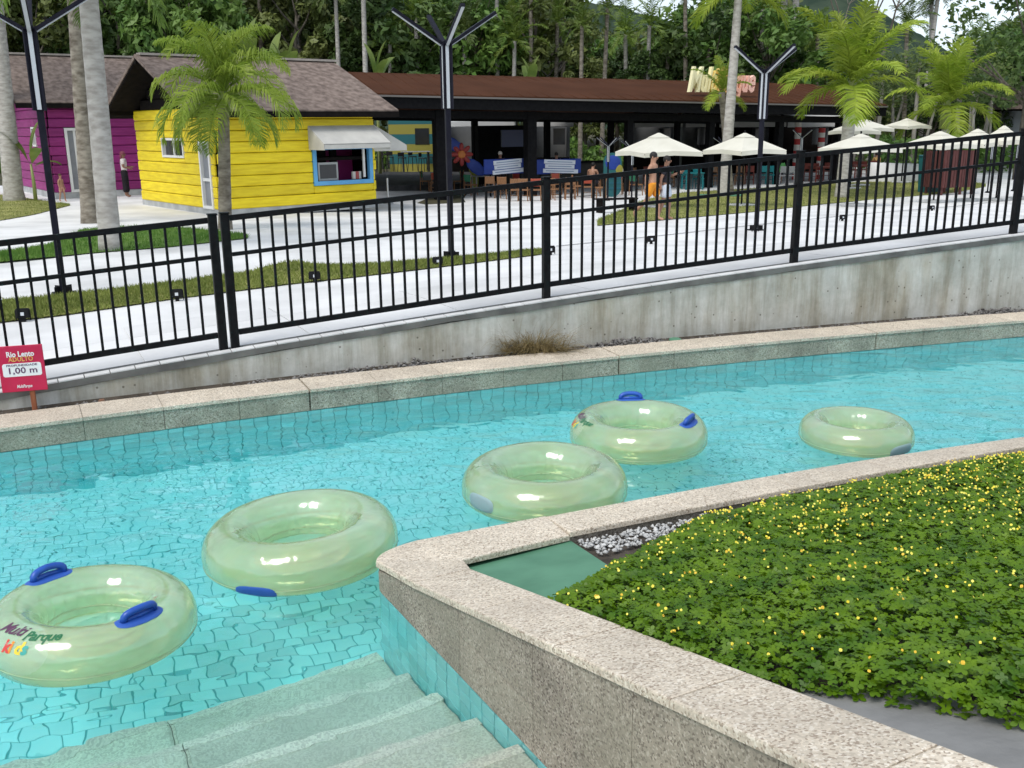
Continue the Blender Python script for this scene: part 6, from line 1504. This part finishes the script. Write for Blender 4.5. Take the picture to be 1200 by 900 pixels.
# slim tall palms standing out of the wood
TALL = [(1058, 190, 1063, 28, 'far', 'slim palm with a dark starry crown against the sky'), (1090, 178, 1092, -6, 'far', 'very tall slim palm reaching out of the top right, left of a twin'), (1076, 176, 1100, -10, 'far', 'very tall slim palm reaching out of the top right, right of a twin'),
        (650, 130, 653, 26, 'farl', 'slim palm above the middle of the brown roof'), (758, 130, 761, 30, 'farl', 'slim palm with a rounded crown before the hill'), (583, 128, 582, -14, 'far', 'slim palm trunk right of the second lamp'), (622, 128, 622, -8, 'farl', 'slim palm trunk left of the one above the middle roof'),
        (398, 128, 393, -10, 'far', 'slim palm trunk over the right end of the yellow kiosk'), (428, 126, 425, -30, 'far', 'pale slim palm trunk at the left end of the brown roof'), (305, 126, 303, -30, 'far', 'dark palm trunk behind the yellow kiosk roof'), (917, 130, 920, -20, 'far', 'thick grey palm trunk right of the third lamp, left of two'), (930, 130, 934, -30, 'farl', 'thick grey palm trunk right of the third lamp, right of two'),
        (142, 128, 137, 24, 'farl', 'short palm behind the magenta kiosk roof'), (490, 130, 487, 20, 'farl', 'feathery palm left of the second lamp head'), (540, 130, 545, 35, 'far', 'feathery palm behind the second lamp'), (705, 130, 712, 10, 'far', 'slim palm before the hill with bare grey bushes at its foot'), (1020, 150, 1024, 90, 'farl', 'low palm between the royal palms'), (1165, 150, 1166, 60, 'farl', 'low palm behind the second royal palm'), (1185, 150, 1187, 45, 'farl', 'slim pale palm trunk left of the grey house'), (60, 128, 52, 5, 'farl', 'yellowish palm behind the first lamp'), (225, 128, 222, 12, 'far', 'dark palm behind the queen palm'), (806, 130, 803, -10, 'farl', 'palm left of the tall palm before the lettering'), (455, 128, 457, 52, 'farl', 'low bright palm left of the second lamp'), (600, 128, 603, 48, 'farl', 'low bright palm over the middle of the brown roof'), (680, 128, 682, 30, 'farl', 'bushy palm between two slim trunks'), (345, 126, 348, 30, 'far', 'dark palm over the yellow kiosk ridge'), (735, 130, 733, 40, 'farl', 'low palm right of the bare grey bushes'), (780, 130, 783, 52, 'farl', 'low palm left of the roof lettering'), (180, 126, 176, -5, 'farl', 'tall palm behind the gap of the two kiosks'), (895, 130, 893, 10, 'farl', 'palm behind the third lamp head'), (960, 140, 958, 40, 'farl', 'palm behind the left royal palm'), (1140, 150, 1143, 52, 'farl', 'palm with a yellowish crown behind the right royal palm')]
for k, (ub, vb, ut, vt, kd, lb) in enumerate(TALL):
    D = 62 + (k * 7) % 8; b = at_y(ub, vb, D); b.z = g(b.x, b.y); tp = at_y(ut, vt, D); s = D / FPX; wd = 9 if 'thick' in lb else 6.5 if 'pale' in lb else 5.5
    palm('wood_palm', lb, b, tp.z - b.z, wd * s / 2, wd * .75 * s / 2, kd, 13, .62 + .1 * (k % 3), (tp.x - b.x, 0), tm=M_trunk if k % 3 else M_trunkb, group='slim palms in the wood', seed=40 + k, fr_one=True)
# row of bare pale stems at the edge of the wood on the right
M_pale_stem = mat('pale_bark', (.22, .20, .17), (.38, .36, .31), scale=4, rough=.9, stretch=(2, 2, .5), rnd=.15)
SLAB = ['leftmost', 'second from left', 'third from left', 'fourth from left', 'above the lone far parasol', 'left of the tall twin palms', 'right of the tall twin palms', 'first right of the second royal palm', 'second right of the second royal palm', 'third right of the second royal palm', 'fourth from right end', 'next to rightmost', 'rightmost']
for k, u in enumerate([1000, 1012, 1028, 1040, 1050, 1071, 1082, 1118, 1127, 1136, 1143, 1152, 1161]):
    D = 55 + (k * 5) % 8; b = at_y(u, 160, D); b.z = g(b.x, b.y); s = D / FPX; H_ = 4.4 + .5 * ((k * 3) % 4); wd = (3.5 + k % 3) * s
    t = thing('slender_tree', 'slender pale stemmed tree behind the parasols, ' + SLAB[k], 'tree', b, 0, 'slender pale stems behind the parasols'); m = MB(); ln = random.uniform(-.6, .9); m.tube([(0, 0, -.2), (ln * .3, 0, H_ * .35), (ln * .8, 0, H_ * .7), (ln, 0, H_)], [wd * .55, wd * .45, wd * .38, wd * .2], 7); m.build('trunk', M_pale_stem, t, True)
    V, Q, n = [], [], 0
    for _ in range(360):
        c = Vector((ln + random.gauss(0, .8), random.gauss(0, .8), H_ + random.gauss(.1, .5))); a = Vector((random.gauss(0, 1), random.gauss(0, 1), random.gauss(0, 1))).normalized() * .16; b2 = a.orthogonal().normalized() * .07
        V += [c - a, c + b2, c + a, c - b2]; Q.append((n, n + 1, n + 2, n + 3)); n += 4
    link('crown', npmesh('crown', [tuple(v) for v in V], Q, M_fd), t)

# ------------------------------------------------------------------ broadleaf wood
LM = [leafmat('leaf_dark', (.035, .075, .018), (.095, .15, .035), scale=.55, trans=.25, rnd=.3, detail=5), leafmat('leaf_olive', (.09, .125, .03), (.19, .22, .06), scale=.55, trans=.25, rnd=.3, detail=5), leafmat('leaf_green', (.06, .14, .024), (.15, .245, .048), scale=.55, trans=.25, rnd=.3, detail=5)]
def crown_mesh(seed, rx, rz, clumps, per, leaf, mt):
    r = np.random.default_rng(seed); cs = []
    while len(cs) < clumps:
        p = r.uniform(-1, 1, 3)
        d = np.linalg.norm(p)
        if .35 < d < 1 and p[2] > -.75: cs.append(p * np.array([rx, rx, rz]))
    cs = np.array(cs); cr_ = r.uniform(.35, .8, clumps) * rx * .42
    ci = np.repeat(np.arange(clumps), per); n = len(ci)
    d = r.normal(size=(n, 3)); d /= np.linalg.norm(d, axis=1)[:, None]; rr = r.uniform(.45, 1, n) ** .5
    P = cs[ci] + d * (cr_[ci] * rr)[:, None] * np.array([1, 1, .7])
    nrm = d * .6 + r.normal(size=(n, 3)) * .5 + np.array([0, 0, .5]); nrm /= np.linalg.norm(nrm, axis=1)[:, None]
    a = np.cross(nrm, r.normal(size=(n, 3))); a /= np.linalg.norm(a, axis=1)[:, None]; b = np.cross(nrm, a)
    s = (leaf * r.uniform(.6, 1.3, n))[:, None]
    V = np.stack([P - a * s, P + b * s * .45 + nrm * s * .12, P + a * s, P - b * s * .45 + nrm * s * .12], 1).reshape(-1, 3); Q = np.arange(n * 4).reshape(-1, 4)
    return npmesh('crown', V, Q, mt), cs
def make_tree(seed, H, rx, rz, mt, clumps=46, per=110, leaf=.22):
    r = random.Random(seed); me, cs = crown_mesh(seed, rx, rz, clumps, per, leaf, mt); zc = H - rz; cz = Vector((0, 0, zc))
    m = MB(); m.tube([(0, 0, -.3), (r.uniform(-.1, .1), 0, zc * .5), (r.uniform(-.3, .3), .1, zc), (0, 0, zc + rz * .5)], [H * .022, H * .017, H * .012, H * .005], 8)
    for c in cs[:16]:
        c = Vector(c) + cz; b = Vector((0, 0, max(zc * .55, c.z - rx * r.uniform(.5, .9)))); m.tube([b, b.lerp(c, .5) + Vector((0, 0, -.15)), c], [H * .008, H * .005, H * .002], 5, False)
    return m.mesh('trunk', M_bark, True), me, zc
TR = [make_tree(1, 9, 3.2, 3.4, LM[0]), make_tree(2, 10, 2.6, 4.2, LM[1]), make_tree(3, 8, 3.6, 2.8, LM[2]), make_tree(4, 11, 3.0, 4.6, LM[0]), make_tree(5, 9, 2.4, 3.6, LM[1], 34, 70)]
TL = ['dark dense tree', 'tall olive green tree', 'spreading fresh green tree', 'tall dark tree', 'thin olive tree']
def skyline(u):
    pts = [(-200, -70), (430, -60), (520, -35), (660, -25), (690, 34), (795, 44), (820, -20), (900, -25), (935, 20), (985, 78), (1050, 88), (1100, 84), (1130, 58), (1165, 52), (1195, 20), (1400, -40)]
    for (a, va), (b, vb) in zip(pts, pts[1:]):
        if a <= u <= b: return va + (vb - va) * (u - a) / (b - a)
    return -40
def around(u):
    for a, b, s in ((-400, 60, 'left of the first lamp'), (60, 165, 'behind the magenta kiosk'), (165, 300, 'behind the queen palm and yellow kiosk'), (300, 430, 'behind the right of the yellow kiosk'), (430, 560, 'behind the second lamp head'), (560, 680, 'behind the middle of the brown roof'), (680, 800, 'under the far hill'), (800, 900, 'behind the roof lettering'), (900, 990, 'behind the left royal palm'), (990, 1080, 'between the two royal palms'), (1080, 1180, 'behind the right royal palm'), (1180, 1700, 'at the right by the grey house')):
        if a <= u < b: return s
    return 'in the wood'
k = 0
for row, (D0, st) in enumerate(((66, 74), (73, 66), (82, 62))):
    u = -170 + row * 31
    while u < 1390:
        D = D0 + random.uniform(-2, 2); j = (k * 7 + row) % 5; tm_, cm_, zc = TR[j]; v = skyline(u) + random.uniform(-8, 26) + (10 if row == 0 else 0)
        q = at_y(u, v, D); gz = g(q.x, q.y); Hn = [9, 10, 8, 11, 9][j]; s_ = max(.45, (q.z - gz) / Hn)
        sxy = min(1.25, max(.7, s_)) * random.uniform(.9, 1.1)
        t = thing('broadleaf_tree', '%s %s, %s' % (TL[j], around(u), ['front row of wood', 'second row of wood', 'back row of wood'][row]), 'tree', (q.x, q.y, gz - .1), random.uniform(0, 6.28), 'broadleaf trees of the wood', (sxy, sxy, s_))
        link('trunk', tm_, t); link('crown', cm_, t, (0, 0, zc)); u += st * random.uniform(.8, 1.2); k += 1
# big ragged tree against the sky at the right edge
q = at_y(1185, 20, 50); gz = g(q.x, q.y); tm_, cm_, zc = make_tree(77, q.z - gz + 2.5, 4.2, 3.6, LM[0], 60, 46, .2)
t = thing('broadleaf_tree', 'big ragged dark tree with sky showing through, top right corner', 'tree', (q.x + 1.2, q.y, gz)); link('trunk', tm_, t); link('crown', cm_, t, (0, 0, zc))
# bare branched tree against the sky
q = at_y(1012, 22, 58); gz = g(q.x, q.y); t = thing('bare_tree', 'leafless grey branched tree against the sky left of the starry palm', 'tree', (q.x, q.y, gz)); m = MB(); r = random.Random(3)
def branch(p, d, L, rr, dep):
    e = p + d * L; m.tube([p, p.lerp(e, .5) + Vector((r.gauss(0, .06), 0, r.gauss(0, .06))) * L, e], [rr, rr * .8, rr * .6], 5, False)
    if dep: 
        for _ in range(3 if dep > 2 else 2): branch(e, (d + Vector((r.gauss(.12, .55), r.gauss(0, .5), r.gauss(.1, .3)))).normalized(), L * r.uniform(.6, .85), rr * .6, dep - 1)
branch(Vector((0, 0, 0)), Vector((.05, 0, 1)), (q.z - gz) * .62, .13, 5); m.build('trunk', M_bark, t)
# undergrowth in front of the wood and broad-leaved banana plants over the roofs
def mass(name, n, fn, leaf, mt):
    P = []
    while len(P) < n:
        p = fn()
        if p is not None: P.append(p)
    P = np.array(P); r = RNG; nrm = r.normal(size=(n, 3)) * .7 + np.array([0, -.3, .6]); nrm /= np.linalg.norm(nrm, axis=1)[:, None]; a = np.cross(nrm, r.normal(size=(n, 3))); a /= np.linalg.norm(a, axis=1)[:, None]; b = np.cross(nrm, a); s = (leaf * r.uniform(.5, 1.4, n))[:, None]
    V = np.stack([P - a * s, P + b * s * .42, P + a * s, P - b * s * .42], 1).reshape(-1, 3); return stuff(link(name, npmesh(name, V, np.arange(4 * n).reshape(-1, 4), mt)))
def ug():
    x = random.uniform(-42, 44); y = random.uniform(62, 66) if x < 21 else random.uniform(55, 61); h = 1.6 + 1.5 * noise.noise((x * .25, 0, 0)) + 1.2 * noise.noise((x * .8, 3, 0)); h = max(.5, h)
    return (x, y, g(x, y) + h * random.random() ** .8)
mass('undergrowth', 26000, ug, .22, LM[2])
def wd_():
    x = random.uniform(-62, 70); y = random.uniform(90, 110); h = 12 + 3 * noise.noise((x * .1, 1, 0)) + 2 * noise.noise((x * .35, y * .3, 0)); u = 600 + FPX * x / (y * .97)
    top = CAM_H + (145 - skyline(u) - 14) * y / FPX; h = max(2, min(h, top - g(x, y)))
    return (x, y, g(x, y) + h * random.random() ** .6 + random.gauss(0, .4))
mass('far_wood', 60000, wd_, .42, LM[1])
M_ban = leafmat('banana_leaf', (.10, .17, .03), (.22, .28, .07), scale=1.5, trans=.4, rnd=.15)
def paddle(L, wdt, e0, curl):
    m = MB(); K = 9; p = Vector((0, 0, 0)); V = []
    for k in range(K + 1):
        f = k / K; e = e0 - curl * f * f; t = Vector((math.cos(e), 0, math.sin(e))); up_ = Vector((-t.z, 0, t.x)); w_ = wdt * (.06 if f < .22 else math.sin(math.pi * min(1, (f - .22) / .78 * .93 + .07)) ** .6)
        V += [p + Vector((0, -w_, 0)) + up_ * w_ * .35, p, p + Vector((0, w_, 0)) + up_ * w_ * .35]; p = p + t * L / K
    m.add(V, [(3 * k + j, 3 * k + j + 1, 3 * k + 4 + j, 3 * k + 3 + j) for k in range(K) for j in range(2)]); return m.mesh('leaf', M_ban, True)
PD = [paddle(2.2, .28, rad(80), .5), paddle(2.2, .3, rad(62), .9), paddle(2.0, .28, rad(42), 1.2), paddle(1.8, .24, rad(20), 1.2)]
def banana(label, base, H, sc, n, seed, spread=None):
    r = random.Random(seed); t = thing('banana_plant', label, 'plant', base, 0, 'banana plants'); m = MB(); m.tube([(0, 0, -.1), (.02, 0, H * .5), (0, 0, H)], [.10 * sc, .085 * sc, .05 * sc], 9); m.build('stem', M_shaft, t, True)
    for k in range(n): o = link('leaf', PD[min(3, k * 4 // n)], t, (0, 0, H * (1 - .03 * k))); o.rotation_euler.z = k * 2.4 + r.random(); o.scale = (sc * r.uniform(.8, 1.1),) * 3
p = at_g(42, 236); banana('young banana plant on the grass at the left, one leaf raised', p, 1.35, .75, 4, 5)
for k, (u, v, D, lb) in enumerate(((288, 62, 46, 'banana plant rising over the yellow kiosk ridge behind the queen palm'), (335, 78, 46, 'banana plant arching low over the middle of the yellow kiosk ridge'), (318, 80, 47, 'banana plant just peeping over the yellow kiosk ridge'), (440, 80, 52, 'banana plant over the left end of the brown roof'), (622, 88, 58, 'yellowish banana plant over the middle of the brown roof'))):
    q = at_y(u, v, D); gz = g(q.x, q.y); banana(lb, (q.x, q.y, gz), q.z - gz - .6, 1.0, 8, k)

# ------------------------------------------------------------------ hills
M_hill = mat('forested_hill', (.024, .040, .030), (.050, .070, .048), scale=.09, rough=1, bump=1.0, bscale=.25, detail=10, spec=0)  # green greyed so the slight distance haze sits in the colour
def hill(D, prof, depth, amp):
    V = []; n = len(prof); K = 14
    tops = [at_y(u, v, D) for u, v in prof]; P = []
    for a, b in zip(tops, tops[1:]): P += [a.lerp(b, i / 12) for i in range(12)]
    P.append(tops[-1]); n = len(P)
    for k in range(K + 1):
        f = k / K
        for p in P:
            z0 = g(p.x, p.y - depth) - 3; f2 = sm(f); x, y = p.x, p.y - depth * (1 - f); z = z0 + (p.z - z0) * f2 + amp * f * (noise.noise((x * .03, y * .03, 0)) + .6 * noise.noise((x * .1, y * .1, 5)) + .4 * noise.noise((x * .3, y * .3, 5)) )
            V.append((x, y, z))
    for p in P: V.append((p.x, p.y + depth, -5))
    Q = [(k * n + i, k * n + i + 1, (k + 1) * n + i + 1, (k + 1) * n + i) for k in range(K + 1) for i in range(n - 1)]
    return struct(link('hill', npmesh('hill', V, Q, M_hill, smooth=True)))
hill(420, [(770, 70), (830, 28), (880, -6), (930, -22), (970, -10), (1010, 12), (1040, 38), (1062, 62), (1090, 85), (1200, 110)], 160, 3.5)
hill(230, [(380, -90), (520, -40), (640, -15), (700, 4), (745, 12), (785, 24), (840, 40), (900, 60), (1000, 100)], 90, 2.5)
hill(520, [(1000, 100), (1080, 92), (1160, 84), (1300, 60), (1500, 20)], 160, 4)
